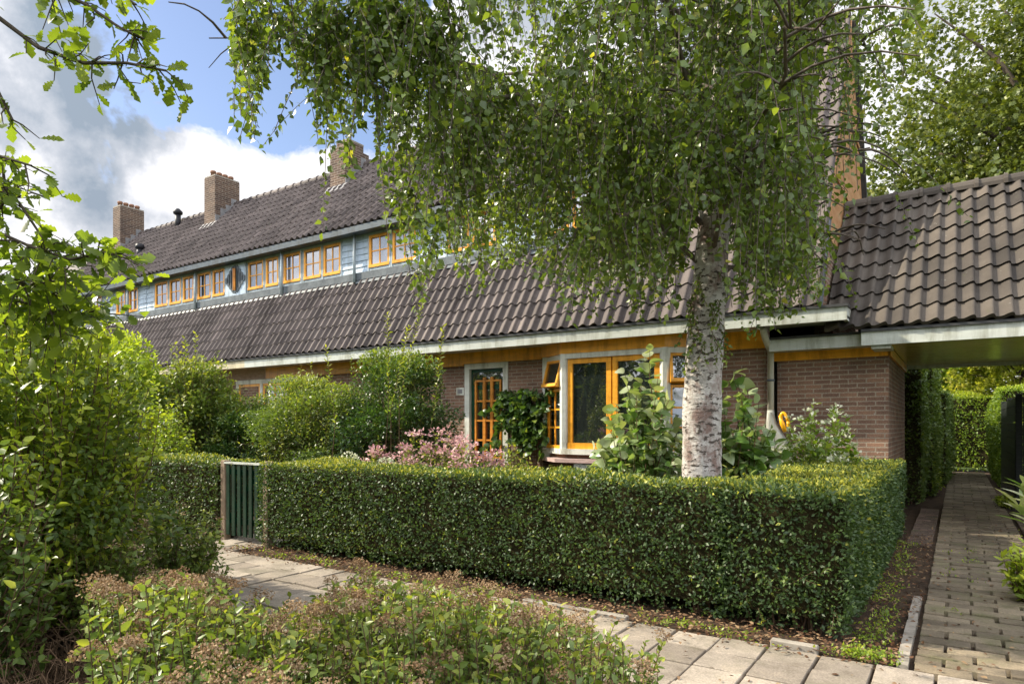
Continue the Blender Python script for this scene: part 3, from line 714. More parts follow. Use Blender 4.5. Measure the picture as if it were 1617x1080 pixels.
# chimneys on the party walls
def chimney(parent, x, ztop, pots, w=.62, y0=11.2, y1=12.55, shoulder=False):
    g = MB(); b_ = .0
    g.box(x-w/2, x+w/2, y0, y1, 6.2, ztop)
    if shoulder: g.box(x-w/2+.06, x+w/2-.06, y0+.16, y1-.14, ztop, ztop+.20)
    c = g.build('chimney', M['chimney_brick'], parent)
    g = MB(); zt = ztop + (.20 if shoulder else 0)
    ya, yb = (y0+.14, y1-.12) if shoulder else (y0-.01, y1+.01); xw = w/2-(.04 if shoulder else -.01)
    g.prism([(x-xw+.015, ya+.015, zt), (x+xw-.015, ya+.015, zt), (x+xw-.015, yb-.015, zt), (x-xw+.015, yb-.015, zt)], (0, 0, .045)); g.build('chimney_cap', M['concrete'], c)
    for k in range(pots):
        yy = y0+.12+(y1-y0-.24)*k/max(1, pots-1)
        g = MB(); g.tube([(x, yy, zt+.045), (x, yy, zt+.15), (x, yy, zt+.16), (x, yy, zt+.22)], [.08, .07, .09, .08], 10); g.build('chimney_pot', M['clay'], c, True)
    # lead flashing stepped along the slope
    g = MB(); sl_ = (ZR-ZG)/(YR-YG)
    for k in range(4):
        ya_ = y0+k*.18; za = ZG+(ya_-YG)*sl_
        g.box(x+w/2, x+w/2+.014, ya_, ya_+.18, za-.05, za+.30+.04*(k % 2))
    g.hexa([(x-w/2-.12, y0-.16, ZG+(y0-.16-YG)*sl_+.045), (x+w/2+.12, y0-.16, ZG+(y0-.16-YG)*sl_+.045), (x+w/2+.12, y0, ZG+(y0-YG)*sl_+.07), (x-w/2-.12, y0, ZG+(y0-YG)*sl_+.07)], (0, -.01, .012))
    g.build('flashing', M['leadpale'], c)
    return c
def ztop_at(px, py, Y):
    x = XY(px, Y); D = -SN*x + CS*Y; return CAMH + (HY-py)/FOC*D
yc0 = 11.72
chimney(houses[1], XY(533, yc0), ztop_at(533, 233, yc0), 0, w=.56, y0=yc0, shoulder=True)
chimney(houses[2], XY(331, yc0), ztop_at(331, 280, yc0), 4, w=.56, y0=yc0)
chimney(houses[3], XY(184, yc0), ztop_at(184, 327, yc0), 4, w=.50, y0=yc0)
# vents on the far roof
def roofz(y): return ZG+(y-YG)*(ZR-ZG)/(YR-YG)
xv = XY(281, 12.2); g = MB(); g.tube([(xv, 12.2, roofz(12.2)-.1), (xv, 12.2, roofz(12.2)+.42)], .09, 10); g.tube([(xv, 12.2, roofz(12.2)+.42), (xv, 12.2, roofz(12.2)+.50), (xv, 12.2, roofz(12.2)+.60)], [.14, .15, .05], 10); g.build('flue', M['black'], houses[3], True)
xv = XY(221, 11.2); g = MB(); g.tube([(xv, 11.2, roofz(11.2)-.1), (xv, 11.2, roofz(11.2)+.2)], .10, 10); g.tube([(xv, 11.2, roofz(11.2)+.2), (xv, 11.2, roofz(11.2)+.34)], [.15, .12], 10); g.build('vent_cowl', M['black'], houses[3], True)

# ---- gable end over the alley side
e0 = houses[0]
g = MB(); Xg = XS[0]
g.prism([(Xg-.25, YE+1.2, 0), (Xg-.25, 15.45, 0), (Xg-.25, 15.45, 3.2), (Xg-.25, YR, ZR-.12), (Xg-.25, YE+.6, ZE+.9), (Xg-.25, YE+.6, 2.9), (Xg-.25, YE+1.2, 2.9)], (.25, 0, 0)); g.build('gable_wall', M['brick'], e0)
g = MB()
zc_ = [4.0, 5.0, 5.06, 6.35, 6.41, 7.5, ZR-.1]
def yf(z): return YE + (z-ZE)/(ZR-ZE)*(YR-YE) + .03
def yb(z): return YR + (ZR-z)/(ZR-2.95)*(15.5-YR) - .04
for k in range(len(zc_)-1):
    za, zb = zc_[k], zc_[k+1]; t_ = .045 if zb-za < .1 else .02
    if zb >= ZR-.11: g.prism([(Xg, yf(za), za), (Xg, yb(za), za), (Xg, YR, zb)], (t_, 0, 0))
    else: g.prism([(Xg, yf(za), za), (Xg, yb(za), za), (Xg, yb(zb), zb), (Xg, yf(zb), zb)], (t_, 0, 0))
g.build('gable_cladding', M['gable_wood'], e0)
g = MB()   # rear verge board and lead edge
g.hexa([(Xg-.02, yb(3.4)-.02, 3.4), (Xg-.02, yb(3.4)+.14, 3.4), (Xg-.02, YR+.1, ZR+.02), (Xg-.02, YR, ZR-.1)], (.12, 0, 0)); g.build('verge_board', M['bitumen'], e0)
def vp(z, d=0): return (Xg, YE+(z-ZE)/(ZR-ZE)*(YR-YE)+d, z)
g = MB(); g.hexa([vp(4.3, -.02), vp(4.3, .12), vp(ZR-.16, .06), vp(ZR, 0)], (.035, 0, 0)); g.build('front_verge', M['gable_wood'], e0)
g = MB(); g.hexa([vp(ZE-.02, -.02), vp(ZE-.02, .10), vp(4.3, .10), vp(4.3, -.02)], (.03, 0, 0)); g.build('verge_flashing', M['lead'], e0)
eL = houses[3]
g = MB(); g.prism([(XS[4], YW, 0), (XS[4], 15.45, 0), (XS[4], 15.45, 3.0), (XS[4], YR, ZR-.1), (XS[4], YG+.2, ZG-.1), (XS[4], YD+.1, ZD-.1), (XS[4], YW, ZE+.6)], (.25, 0, 0)); g.build('gable_wall', M['brick'], eL)

# ---- end house door
x0, x1, zt = -7.77, -6.78, 2.56
g = MB(); g.box(x0, x0+.11, YW-.02, YW+.12, 0, zt-.10); g.box(x1-.11, x1, YW-.02, YW+.12, 0, zt-.10); g.box(x0, x1, YW-.022, YW+.12, zt-.10, zt)
df = g.build('door_frame', M['white'], e0)
g = MB(); g.box(x0+.11, x1-.11, YW+.05, YW+.10, .12, zt-.10); dr = g.build('door', M['door_green'], e0)
g = MB(); g.box(x0+.15, x1-.15, YW+.040, YW+.049, 2.16, 2.40); g.box(x0+.20, x1-.20, YW+.041, YW+.049, .95, 2.08); g.build('door_glass', M['glass'], dr)
g = MB(); bx0, bx1 = XY(751, YW), XY(790, YW); bm_ = (bx0+bx1)/2
zz = lambda py, px=770: CAMH + (HY-py)/FOC*(-SN*XY(px, YW)+CS*YW)
for xx, w, zt2 in ((bx0, .035, 2.22), (bm_-.085, .06, 2.30), (bm_+.085, .06, 2.30), (bx1, .035, 2.22)): g.box(xx-w/2, xx+w/2, YW-.005, YW+.035, .75, zt2)
for py in (601, 633, 664, 695, 722):
    z = zz(py); g.box(bx0-.017, bx1+.017, YW+.001, YW+.030, z-.017, z+.017)
g.build('door_lattice', M['orange_dark'], dr)
g = MB(); g.tube([(x1-.16, YW+.0, 1.05), (x1-.16, YW-.05, 1.05), (x1-.24, YW-.05, 1.05)], .012, 8); g.build('door_handle', M['zinc'], dr, True)
g = MB(); g.box(x0-.05, x1+.05, YW-.45, YW+.1, -.03, .11, bev=.01); g.build('doorstep', M['stone_sill'], e0)
# house number plaque (its number is worn away)
px0, px1 = XY(721, YW), XY(733, YW)
g = MB(); g.box(px0, px1, YW-.015, YW, zz(624, 727), zz(612, 727), bev=.004); pq = g.build('number_plaque', M['plaque'], e0)
g = MB(); g.box(px0+.035, px1-.035, YW-.018, YW-.0155, zz(621.5, 727), zz(614.5, 727)); g.build('plaque_inset', M['leadpale'], pq)

# ---- bay window
Xa, Xb, Xc, Xd, YB = -6.02, -5.42, -3.68, -3.08, YW-.36
def facet(x0, y0, x1, y1):
    L = math.hypot(x1-x0, y1-y0); an = math.atan2(y1-y0, x1-x0); return L, an
def placed(o, x, y, an):
    # bake a placement into the mesh so that it stays under its house
    mt = Matrix.Translation((x, y, 0)) @ Matrix.Rotation(an, 4, 'Z')
    for q in [o]+list(o.children): q.data.transform(mt)
bay = MB()
zs0, zs1 = 1.02, 2.50
# posts and header
for (x, y) in ((Xb, YB), (Xc, YB)):
    bay.tube([(x, y+.03, .93), (x, y+.03, zs1+.085)], .085, 8)
bay.box(Xa-.0, Xa+.14, YW-.06, YW+.06, .85, zs1+.085); bay.box(Xd-.14, Xd, YW-.06, YW+.06, .85, zs1+.085)
bay.prism([(Xa, YW+.02, zs1), (Xb-.02, YB-.04, zs1), (Xc+.02, YB-.04, zs1), (Xd, YW+.02, zs1)], (0, 0, .085))
bay.prism([(Xa, YW+.02, .93), (Xb-.03, YB-.07, .93), (Xc+.03, YB-.07, .93), (Xd, YW+.02, .93)], (0, 0, .09))
bf = bay.build('bay_frame', M['white'], e0)
# front sashes
mid = (Xb+Xc)/2
w1 = window(e0, Xb+.075, mid-.012, zs0, zs1, YB+.01, 1, 1, M['orange'], M['glass'], fw=.085)
w2 = window(e0, mid+.012, Xc-.075, zs0, zs1, YB+.01, 1, 1, M['orange'], M['glass'], fw=.085)
for (xa, ya, xb, yb_) in ((Xa+.10, YW-.06, Xb-.03, YB+.03), (Xc+.03, YB+.03, Xd-.10, YW-.06)):
    L, an = facet(xa, ya, xb, yb_)
    lo = window(e0, .03, L-.03, zs0, 2.02, 0, 2, 3, M['orange'], M['glass'], fw=.045, mw=.03); placed(lo, xa, ya, an)
    up = window(e0, .03, L-.03, 2.04, zs1, 0, 1, 1, M['orange'], M['glass'], fw=.045)
    # the small top sash hangs ajar
    mt = Matrix.Translation((0, 0, zs1)) @ Matrix.Rotation(R(-14), 4, 'X') @ Matrix.Translation((0, 0, -zs1))
    for q in [up]+list(up.children): q.data.transform(mt)
    placed(up, xa, ya, an)
g = MB(); g.prism([(Xa+.1, YW, .0), (Xb, YB+.05, 0), (Xc, YB+.05, 0), (Xd-.1, YW, 0)], (0, 0, .93)); g.build('bay_base', M['brick'], e0)
g = MB(); g.prism([(Xa+.02, YW-.1, .80), (Xb-.08, YB-.17, .80), (Xc+.08, YB-.17, .80), (Xd-.02, YW-.1, .80)], (0, 0, .06)); g.build('bay_sill', M['stone_sill'], e0)
g = MB()
for k in range(4): g.box(Xb+.25, Xc+.3, YB-.13-.004*k, YB-.10, .79-.15*(k+1)+.012, .79-.15*k-.006)
g.build('bay_panelling', M['greygreen'], e0)
g = MB(); g.box(Xa, Xd, YW+1.4, YW+1.45, 0.3, 2.7); g.build('room_wall', M['curtain'], e0)

# ---- second house's ground floor window, third's door etc
a, c = XY(374, YW), XY(500, YW)
g = MB(); n_ = 3; fwid = .10
g.box(a, c, YW-.03, YW+.1, 2.42, 2.52); g.box(a, c, YW-.05, YW+.1, .85, .93)
for k in range(n_+1):
    xx = a+(c-a-fwid)*k/n_; g.box(xx, xx+fwid, YW-.025, YW+.1, .93, 2.42)
wf = g.build('window_frame', M['white'], houses[1])
for k in range(n_):
    xx = a+(c-a-fwid)*k/n_+fwid+.004; window(houses[1], xx, a+(c-a-fwid)*(k+1)/n_-.004, .935, 2.415, YW+.01, 2, 1, M['orange'], M['glass'], fw=.06, mw=.05)
g = MB(); g.box(-17.6, -16.6, YW+.06, YW+.1, 0, 2.5); g.build('door', M['door_green'], houses[2])
window(houses[3], -24.8, -22.6, .8, 2.5, YW, 3, 2, M['orange'], M['glass'], fw=.09)

# ================================================================ ANNEX with the covered passage
XA, YA0, YA1 = -0.765, 10.15, 13.45
an = wroot('covered_passage', (-.8, YA0, 0), 'low brick annex with wavy tiled roof spanning the alley right of the end house', 'outbuilding')
g = MB(); g.box(-2.3+.13, XA, YA0, YA1, -.1, 2.42)
g.build('wall', M['brick'], an)
g = MB(); g.box(-2.3+.0, -2.3+.13, YA0+.22, YA0+.3, -.1, 2.6); g.build('wall_recess', M['bitumen'], an)
g = MB(); g.box(-2.25, XA+.02, YA0-.03, YA0, 2.33, 2.45); g.hexa([(XA, YA0-.03, 2.33), (XA+.03, YA0-.03, 2.33), (XA+.03, YA1+.02, 2.33), (XA, YA1+.02, 2.33)], (0, 0, .115)); g.build('frieze', M['orange'], an)
YF = 9.62
g = MB(); g.box(-2.2, -1.03, YF+.16, YF+.20, 2.44, 2.60); g.box(-1.03, 6.5, YF, YF+.05, 2.43, 2.60); g.box(-1.03, -.98, YF+.05, YF+.2, 2.43, 2.6)
g.box(-.92, -.70, YF+.06, YA0-.03, 2.385, 2.43)
g.box(-2.2, -.75, YF+.21, YA0, 2.45, 2.475)
g.build('fascia', M['greygreen'], an)
g = MB(); g.box(-2.2, -1.03, YF+.13, YF+.26, 2.60, 2.63); g.box(-1.03, 6.5, YF-.03, YF+.14, 2.60, 2.635); g.build('gutter', M['bitumen'], an)
g = MB(); g.box(-.735, 6.5, YF+.05, 13.72, 2.455, 2.48); sf = g.build('soffit', M['soffit'], an)
g = MB()
for k in range(28):
    yy = YF+.2+k*.14; g.box(-.735, 6.5, yy, yy+.006, 2.4530, 2.4552)
YRA, ZRA = 11.6, 4.82
tiles('roof', -1.46, 6.6, (YF-.02, 2.66), (YRA, ZRA), M['tile_annex'], an, tw=.185, cl=.335, amp=.046, thick=.034)
ridge('ridge_tiles', -1.46, 6.6, YRA, ZRA-.02, M['tile_annex'], an, r=.12)
g = MB(); g.hexa([(-1.46, YRA, ZRA-.04), (6.6, YRA, ZRA-.04), (6.6, 13.8, 2.5), (-1.46, 13.8, 2.5)], (0, 0, -.06)); g.build('rear_roof', M['tile_annex'], an)
g = MB(); g.box(6.0, 6.3, YA0, YA1, 0, 2.45); g.build('end_wall', M['brick'], an)
g = MB(); g.box(-1.5, 6.5, 13.70, 13.75, 2.40, 2.60); g.build('rear_fascia', M['greygreen'], an)

# downpipe in the corner of the end house
dp = wroot('rain_pipe', (-2.22, 9.95, 0), 'cream rain pipe with grey foot standing in the corner between end house and annex', 'drainpipe')
xp = XY(1217, 9.93)
g = MB(); g.tube([(xp-.02, 9.55, 2.74), (xp-.02, 9.70, 2.62), (xp, 9.93, 2.45), (xp, 9.93, 1.45)], .045, 12); g.build('pipe', M['zinc'], dp, True)
g = MB(); g.tube([(xp, 9.93, 1.62), (xp, 9.93, 1.45), (xp-.0, 9.93, -.02)], [.048, .062, .062], 12); g.build('pipe_foot', M['grey_plastic'], dp, True)
g = MB(); g.tube([(xp, 9.93, 2.03), (xp, 9.93, 2.06)], .055, 12); g.build('bracket', M['lead'], dp, True)
# grey garden tool with yellow loop handle leaning at the pipe
wc = wroot('watering_can', (xp+.2, 9.8, 0), 'tall grey watering can with yellow loop handle against the rain pipe', 'watering can')
g = MB()
prof = []
xl, ypl = xp+.02, 9.80
ptsL = [(xl-.05, 1.42), (xl-.05, .30)]; 
g.prism([(xl-.06, ypl, .95), (xl-.03, ypl, 1.60), (xl+.02, ypl, 1.58), (xl+.07, ypl, 1.42), (xl+.34, ypl, .95), (xl+.34, ypl, .62), (xl-.06, ypl, .62)], (0, .16, 0))
body = g.build('body', M['grey_plastic'], wc)
bv = body.modifiers.new('bevel', 'BEVEL'); bv.width = .03; bv.segments = 3
g = MB(); z0_ = zz(640, 1217)
def hp(px, py): 
    x = XY(px, 9.80); D = -SN*x+CS*9.80; return (x, 9.84, CAMH+(HY-py)/FOC*D)
g.tube([hp(1238+math.cos(a)*5.5+math.sin(a)*3.5*.0+(-math.sin(a))*-2.5, 665+math.sin(a)*13) for a in np.linspace(0, 2*math.pi, 17)], .024, 8); g.tube([hp(1230, 656), hp(1234, 668), hp(1239, 682)], [.015, .034, .03], 8)
g.build('handle', M['yellow_plastic'], wc, True)

# ================================================================ GATE, POSTS, FENCE
gt = wroot('garden_gate', (-7.15, 4.9, 0), 'dark green slatted wooden gate between the two low hedges', 'gate')
g = MB()
gx0, gx1 = XY(360, 4.9), XY(413, 4.9)
for k in range(6):
    w = .066; xx = gx0+.02+(gx1-gx0-.04-w)*k/5
    g2 = MB(); g2.box(xx, xx+w, 4.86, 4.882, .05+rng.uniform(-.01, .01), .93, bev=.004); g2.build('picket', M['green_paint'], gt)
g.box(gx0, gx1, 4.884, 4.92, .80, .87); g.box(gx0, gx1, 4.884, 4.92, .20, .27)
g.hexa([(gx0+.02, 4.885, .27), (gx0+.09, 4.885, .27), (gx1-.02, 4.885, .80), (gx1-.09, 4.885, .80)], (0, .022, 0)); g.build('rails', M['green_paint'], gt)
g = MB(); g.box(gx0-.01, gx1+.19, 4.85, 4.93, .932, .952); g.build('top_rail', M['greygreen'], gt)
for nm, xx, hh, lb in (('gate_post', gx0-.055, .97, 'weathered wooden gate post left of the green gate'), ('gate_post', gx1+.12, .98, 'grey wooden gate post top showing above the long hedge right of the gate')):
    g = MB(); g.box(xx-.045, xx+.045, 4.86, 4.95, -.05, hh, bev=.008); g.box(xx-.05, xx+.05, 4.855, 4.955, hh-.03, hh, bev=.006) if 0 else None
    tag(g.build(nm, M['post_wood']), lb, 'post', 'gate posts')
fn = wroot('slat_fence', (.85, 13.9, 0), 'black horizontal board fence on the right of the alley behind the passage', 'fence')
g = MB()
for k in range(13):
    z0_, z1_ = .06+k*.14, .06+k*.14+.130
    g.box(.80, .825, 13.95, 18.2, z0_, z1_)
g.build('boards', M['black_wood'], fn)
g = MB()
for k in range(13): g.box(.90, 2.6, 13.84, 13.862, .06+k*.14, .06+k*.14+.130)
g.build('end_boards', M['black_wood'], fn)
for (x, y) in ((.85, 13.9), (.85, 16.1), (.85, 18.25), (2.6, 13.9)):
    g = MB(); g.box(x-.045, x+.045, y-.045, y+.045, -.05, 1.93, bev=.005); g.build('post', M['black_wood'], fn)
# neighbouring house beyond the left end of the row
nb = wroot('neighbour_house', (-33, 6, 0), 'brown gabled house far left behind the foliage', 'house')
g = MB(); g.box(-37, -30.5, 12, 19, 0, 5.2); g.build('wall', M['brick'], nb)
g = MB(); g.prism([(-37.3, 11.7, 5.2), (-37.3, 19.3, 5.2), (-37.3, 15.5, 9.6)], (7.1, 0, 0)); g.build('roof', M['tile'], nb)
# ================================================================ HEDGES
def wob(p, s=1.0):
    return (np.sin(p[:, 0]*1.9*s+p[:, 1]*1.3)*.6 + np.sin(p[:, 0]*5.3*s+p[:, 2]*3.1)*.5 + np.sin(p[:, 1]*6.1*s+p[:, 0]*2.3+1.3)*.4 + np.sin(p[:, 2]*8.3*s+p[:, 1]*3.7+p[:, 0]*4.4)*.4 + np.sin(p[:, 0]*17.3+p[:, 2]*14.1+p[:, 1]*11)*.25)
def hedge(name, label, boxes, dens, lsize, m, kind='simple', amp=.027, topgrowth=.36, loc=None, faces='xXyYZ', cat='hedge', thin=0.0, depth=.05, corecol=None, group=None):
    x0, x1, y0, y1, h = boxes[0]
    e = wroot(name, ((x0+x1)/2, (y0+y1)/2, 0), label, cat, group)
    ps, ns, rs = [], [], []
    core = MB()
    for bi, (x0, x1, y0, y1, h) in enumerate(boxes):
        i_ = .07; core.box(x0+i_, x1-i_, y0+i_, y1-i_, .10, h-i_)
        fl = {'x': (h*(y1-y0), (-1, 0, 0)), 'X': (h*(y1-y0), (1, 0, 0)), 'y': (h*(x1-x0), (0, -1, 0)), 'Y': (h*(x1-x0), (0, 1, 0)), 'Z': ((x1-x0)*(y1-y0), (0, 0, 1))}
        for k in faces:
            A, nn_ = fl[k]; n = int(A*dens); u, v = rng.uniform(0, 1, n), rng.uniform(0, 1, n)
            if k in 'xX': p = np.stack([np.full(n, x0 if k == 'x' else x1), y0+(y1-y0)*u, h*v], 1)
            elif k in 'yY': p = np.stack([x0+(x1-x0)*u, np.full(n, y0 if k == 'y' else y1), h*v], 1)
            else: p = np.stack([x0+(x1-x0)*u, y0+(y1-y0)*v, np.full(n, h)], 1)
            nv = np.array(nn_, float)
            d_in = rng.exponential(depth*.6, n) - .012
            # rounded shoulders
            low = np.clip((.18-p[:, 2])/.18, 0, 1) if k != 'Z' else 0
            top = np.clip((p[:, 2]-(h-.05))/.05, 0, 1)**2*.03 if k != 'Z' else 0
            p = p + nv*(wob(p)*amp - d_in - top)[:, None] - nv*(low*.06 if k != 'Z' else np.zeros(n))[:, None]
            if k != 'Z': p[:, 2] += rng.normal(0, .01, n)
            keep = np.ones(n, bool)
            if k != 'Z': keep &= rng.uniform(0, 1, n) > low*.55
            for bj, (a0, a1, c0, c1, hh) in enumerate(boxes):
                if bj != bi: keep &= ~((p[:, 0] > a0+.06) & (p[:, 0] < a1-.06) & (p[:, 1] > c0+.06) & (p[:, 1] < c1-.06) & (p[:, 2] < hh-.05))
            if thin: keep &= (wob(p, .6) > -1.1+thin) | (rng.uniform(0, 1, n) < .5)
            p = p[keep]; n = len(p)
            ps.append(p); ns.append(np.tile(nv, (n, 1)))
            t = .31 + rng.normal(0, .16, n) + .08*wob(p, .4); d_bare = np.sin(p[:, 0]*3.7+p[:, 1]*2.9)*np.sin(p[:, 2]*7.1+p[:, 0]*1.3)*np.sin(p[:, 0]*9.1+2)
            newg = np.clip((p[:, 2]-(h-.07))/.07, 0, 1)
            t = t + newg*topgrowth + (rng.uniform(0, 1, n) < .04*(1+3*newg))*.3  # young growth along the top has yellower leaves
            bare = (d_bare > .62) & (rng.uniform(0, 1, n) < .55) & (p[:, 2] < h-.12)
            rs.append(t); ps[-1] = p[~bare]; ns[-1] = ns[-1][~bare]; rs[-1] = t[~bare]
    p = np.concatenate(ps); nv = np.concatenate(ns); r = np.concatenate(rs); n = len(p)
    d = nv*.55 + rv(n, .55); d[:, 2] += .25
    nr = nv*.8 + rv(n, .45); nr[:, 2] += .3
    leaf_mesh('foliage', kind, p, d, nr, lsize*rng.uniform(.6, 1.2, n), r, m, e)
    sh = Veg(); ns_ = int(26*sum((b_[1]-b_[0]) for b_ in boxes)) if lsize < .05 else 30
    for _ in range(ns_):
        x0, x1, y0, y1, h = boxes[rng.integers(0, len(boxes))]
        if rng.random() < .6: c0 = np.array([rng.uniform(x0, x1), rng.uniform(y0, y1), h-.03]); dd = np.array([rng.normal(0, .3), rng.normal(0, .3), 1.0]); Ls = rng.uniform(.04, .11)
        else:
            c0 = np.array([rng.uniform(x0, x1), y0+.02, rng.uniform(.08, .45)]); dd = np.array([rng.normal(0, .5), -1.0, rng.normal(-.1, .4)]); Ls = rng.uniform(.06, .16)
        sh.shoot([c0, c0+dd*Ls*.5, c0+dd*Ls], .002, .001, .013, lsize*.95, .1, rbase=.42, rtip=.22, sides=3)
    sh.build(e, kind, m, M['twig'], 'stray_shoots', 'shoot_stems')
    c = core.build('branches', M['hedge_core'], e)
    # stems at the foot
    st = MB()
    for (x0, x1, y0, y1, h) in boxes:
        k = int(((x1-x0)+(y1-y0))*5)
        for i in range(k):
            s_ = rng.uniform(0, 1)
            x, y = (x0+.15+(x1-x0-.3)*s_, y0+.16+rng.uniform(0, .1)) if i % 2 else (x1-.17-rng.uniform(0, .1), y0+.15+(y1-y0-.3)*s_)
            st.tube([(x, y, -.05), (x+rng.normal(0, .03), y+rng.normal(0, .03), .16), (x+rng.normal(0, .03), y+.03, .30)], [.010, .008, .005], 4, caps=False)
    st.build('stems', M['twig'], e, True)
    return e
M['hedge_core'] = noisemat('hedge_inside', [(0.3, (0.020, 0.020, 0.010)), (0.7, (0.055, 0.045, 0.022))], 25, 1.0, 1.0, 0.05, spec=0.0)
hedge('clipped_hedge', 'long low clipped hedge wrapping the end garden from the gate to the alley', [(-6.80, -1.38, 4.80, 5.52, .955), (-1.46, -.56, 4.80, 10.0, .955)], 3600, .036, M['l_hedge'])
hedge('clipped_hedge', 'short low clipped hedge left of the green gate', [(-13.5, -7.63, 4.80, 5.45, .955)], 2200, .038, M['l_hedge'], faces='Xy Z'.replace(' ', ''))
hedge('tall_hedge', 'tall dark clipped hedge on the left of the alley behind the annex', [(-1.9, -.48, 13.9, 15.5, 2.5), (-1.9, -.36, 15.4, 18.5, 2.6), (-1.9, -.16, 18.4, 23.4, 2.2)], 900, .06, M['l_mid'], 'ovate', amp=.06, topgrowth=.2, faces='XyZ', depth=.1, group='tall hedges of the alley')
hedge('tall_hedge', 'sunlit tall clipped hedge on the right of the alley beyond the black fence', [(.78, 1.5, 18.7, 20.6, 2.25), (.72, 1.5, 20.6, 23.2, 2.05)], 1000, .06, M['l_bright'], 'ovate', amp=.05, faces='xyZ', depth=.1, group='tall hedges of the alley')
hedge('boundary_hedge', 'loose leafy hedge closing the far end of the alley', [(-3.5, 4.5, 25.0, 26.0, 2.3)], 700, .085, M['l_bright'], 'ovate', amp=.10, faces='yZ', depth=.15)

# ================================================================ TREES
def tree(name, label, x, y, h, cr, n, lsize, m, kind='clump', trunk_r=.16, group=None, zc=.62, squash=.85, nl=26, cat='tree', seedp=0):
    e = empty(name, (x, y, 0), label, cat, group)
    t = MB(); pts = [(0, 0, -.05), (0.02*h*.2, 0, h*.15), (rng.normal(0, .1), rng.normal(0, .1), h*.35), (rng.normal(0, .15), rng.normal(0, .15), h*.6), (rng.normal(0, .2), rng.normal(0, .2), h*.86)]
    t.tube(pts, [trunk_r*1.3, trunk_r, trunk_r*.85, trunk_r*.5, trunk_r*.15], 9)
    t.build('trunk', M['bark'], e, True)
    lb = MB(); cen = []
    for i in range(nl):
        a = i*2.4 + rng.normal(0, .3); f = (i+.5)/nl; el = math.asin(1-1.75*f)
        rr = cr*rng.uniform(.72, 1.08)
        c = np.array([math.cos(a)*math.cos(el)*rr, math.sin(a)*math.cos(el)*rr, h*zc + math.sin(el)*rr*squash])
        s0 = np.array([pts[2][0], pts[2][1], min(h*.8, h*(.28+.4*(1-f)))])
        mdl = (s0+c)/2 + np.array([0, 0, .12*cr])
        lb.tube([s0, mdl, c], [trunk_r*.38, trunk_r*.22, .02], 5, caps=False)
        cen.append((c, cr*rng.uniform(.22, .40)))
        for q in range(2):
            cen.append(((s0*.35+c*.65) + rv(1, cr*.2)[0], cr*rng.uniform(.18, .32)))
    lb.build('branches', M['bark'], e, True)
    k = max(1, n//len(cen)); ps, ds, ns, rs = [], [], [], []
    for c, r in cen:
        # sprays of leaves inside each clump
        nsub = max(6, k//14); sub = unit(rv(nsub))*r*rng.uniform(.2, 1.0, (nsub, 1))**.6*np.array([1.15, 1.15, .8])
        idx = rng.integers(0, nsub, k)
        q = sub[idx] + rv(k, r*.13); dirn = unit(sub[idx]+rv(k, .3)*r)
        ps.append(c+q); ds.append(dirn+rv(k, .5)); nz = rv(k, .6); nz[:, 2] += .8; ns.append(nz)
        rs.append(.42 + .2*q[:, 2]/r + rng.normal(0, .14, k) + rng.normal(0, .08))
    n_ = k*len(cen)
    leaf_mesh('crown', kind, np.concatenate(ps), np.concatenate(ds), np.concatenate(ns), lsize*rng.uniform(.6, 1.15, n_), np.concatenate(rs), m, e)
    return e

# big oak standing behind the annex (right), trees beyond the alley
q = P(1665, 672, 19.5); tree('oak_tree', 'large spreading tree towering behind the annex roof', q.x, q.y, 14.5, 5.3, 80000, .160, M['l_oakfar'], 'clump', .32, zc=.64, squash=1.12, nl=46)
back = [(1470, 27, 6.2, 2.4, 'l_bright', 'light green round tree over the far end of the alley'), (1545, 29, 7.5, 2.7, 'l_yellow', 'yellowish airy tree beyond the far end of the alley'),
        (1620, 24, 6.6, 2.5, 'l_yellow', 'yellow green tree behind the black fence')]
for px, D, h, cr, mm, lb in back:
    q = P(px, 672, D); tree('garden_tree', lb, q.x, q.y, h, cr, 11000, .13, M[mm], 'clump', .10, 'trees beyond the alley', zc=.6)
q = P(1445, 672, 34); tree('garden_tree', 'dark tree farthest back past the alley hedge', q.x, q.y, 7.0, 3.4, 9000, .2, M['l_dark'], 'clump', .12, 'trees beyond the alley')
# trees across the street: behind the camera, they shade the foreground and show in the window glass
for i, (x, y, h, cr) in enumerate(((-17, -13, 12, 4.8), (-9.5, -14, 11, 4.6), (0, -17, 10.5, 4.2), (-26, -13, 12, 5.0), (12, -12, 11, 4.2))):
    tree('street_tree', ['leafy street tree across the road behind the viewer', 'broad street tree in the middle of the far verge', 'street tree opposite the covered passage', 'street tree opposite the far end of the terrace', 'street tree beyond the alley side'][i], x, y, h, cr, 12000, .27, M['l_mid'], 'clump', .25, 'street trees across the road')

hedge('shrubbery', 'wall of park shrubs across the road behind the viewer', [(-34, 16, -20.5, -18.5, 4.4)], 26, .42, M['l_mid'], 'clump', amp=.4, faces='YZ', depth=.5, cat='shrubs')
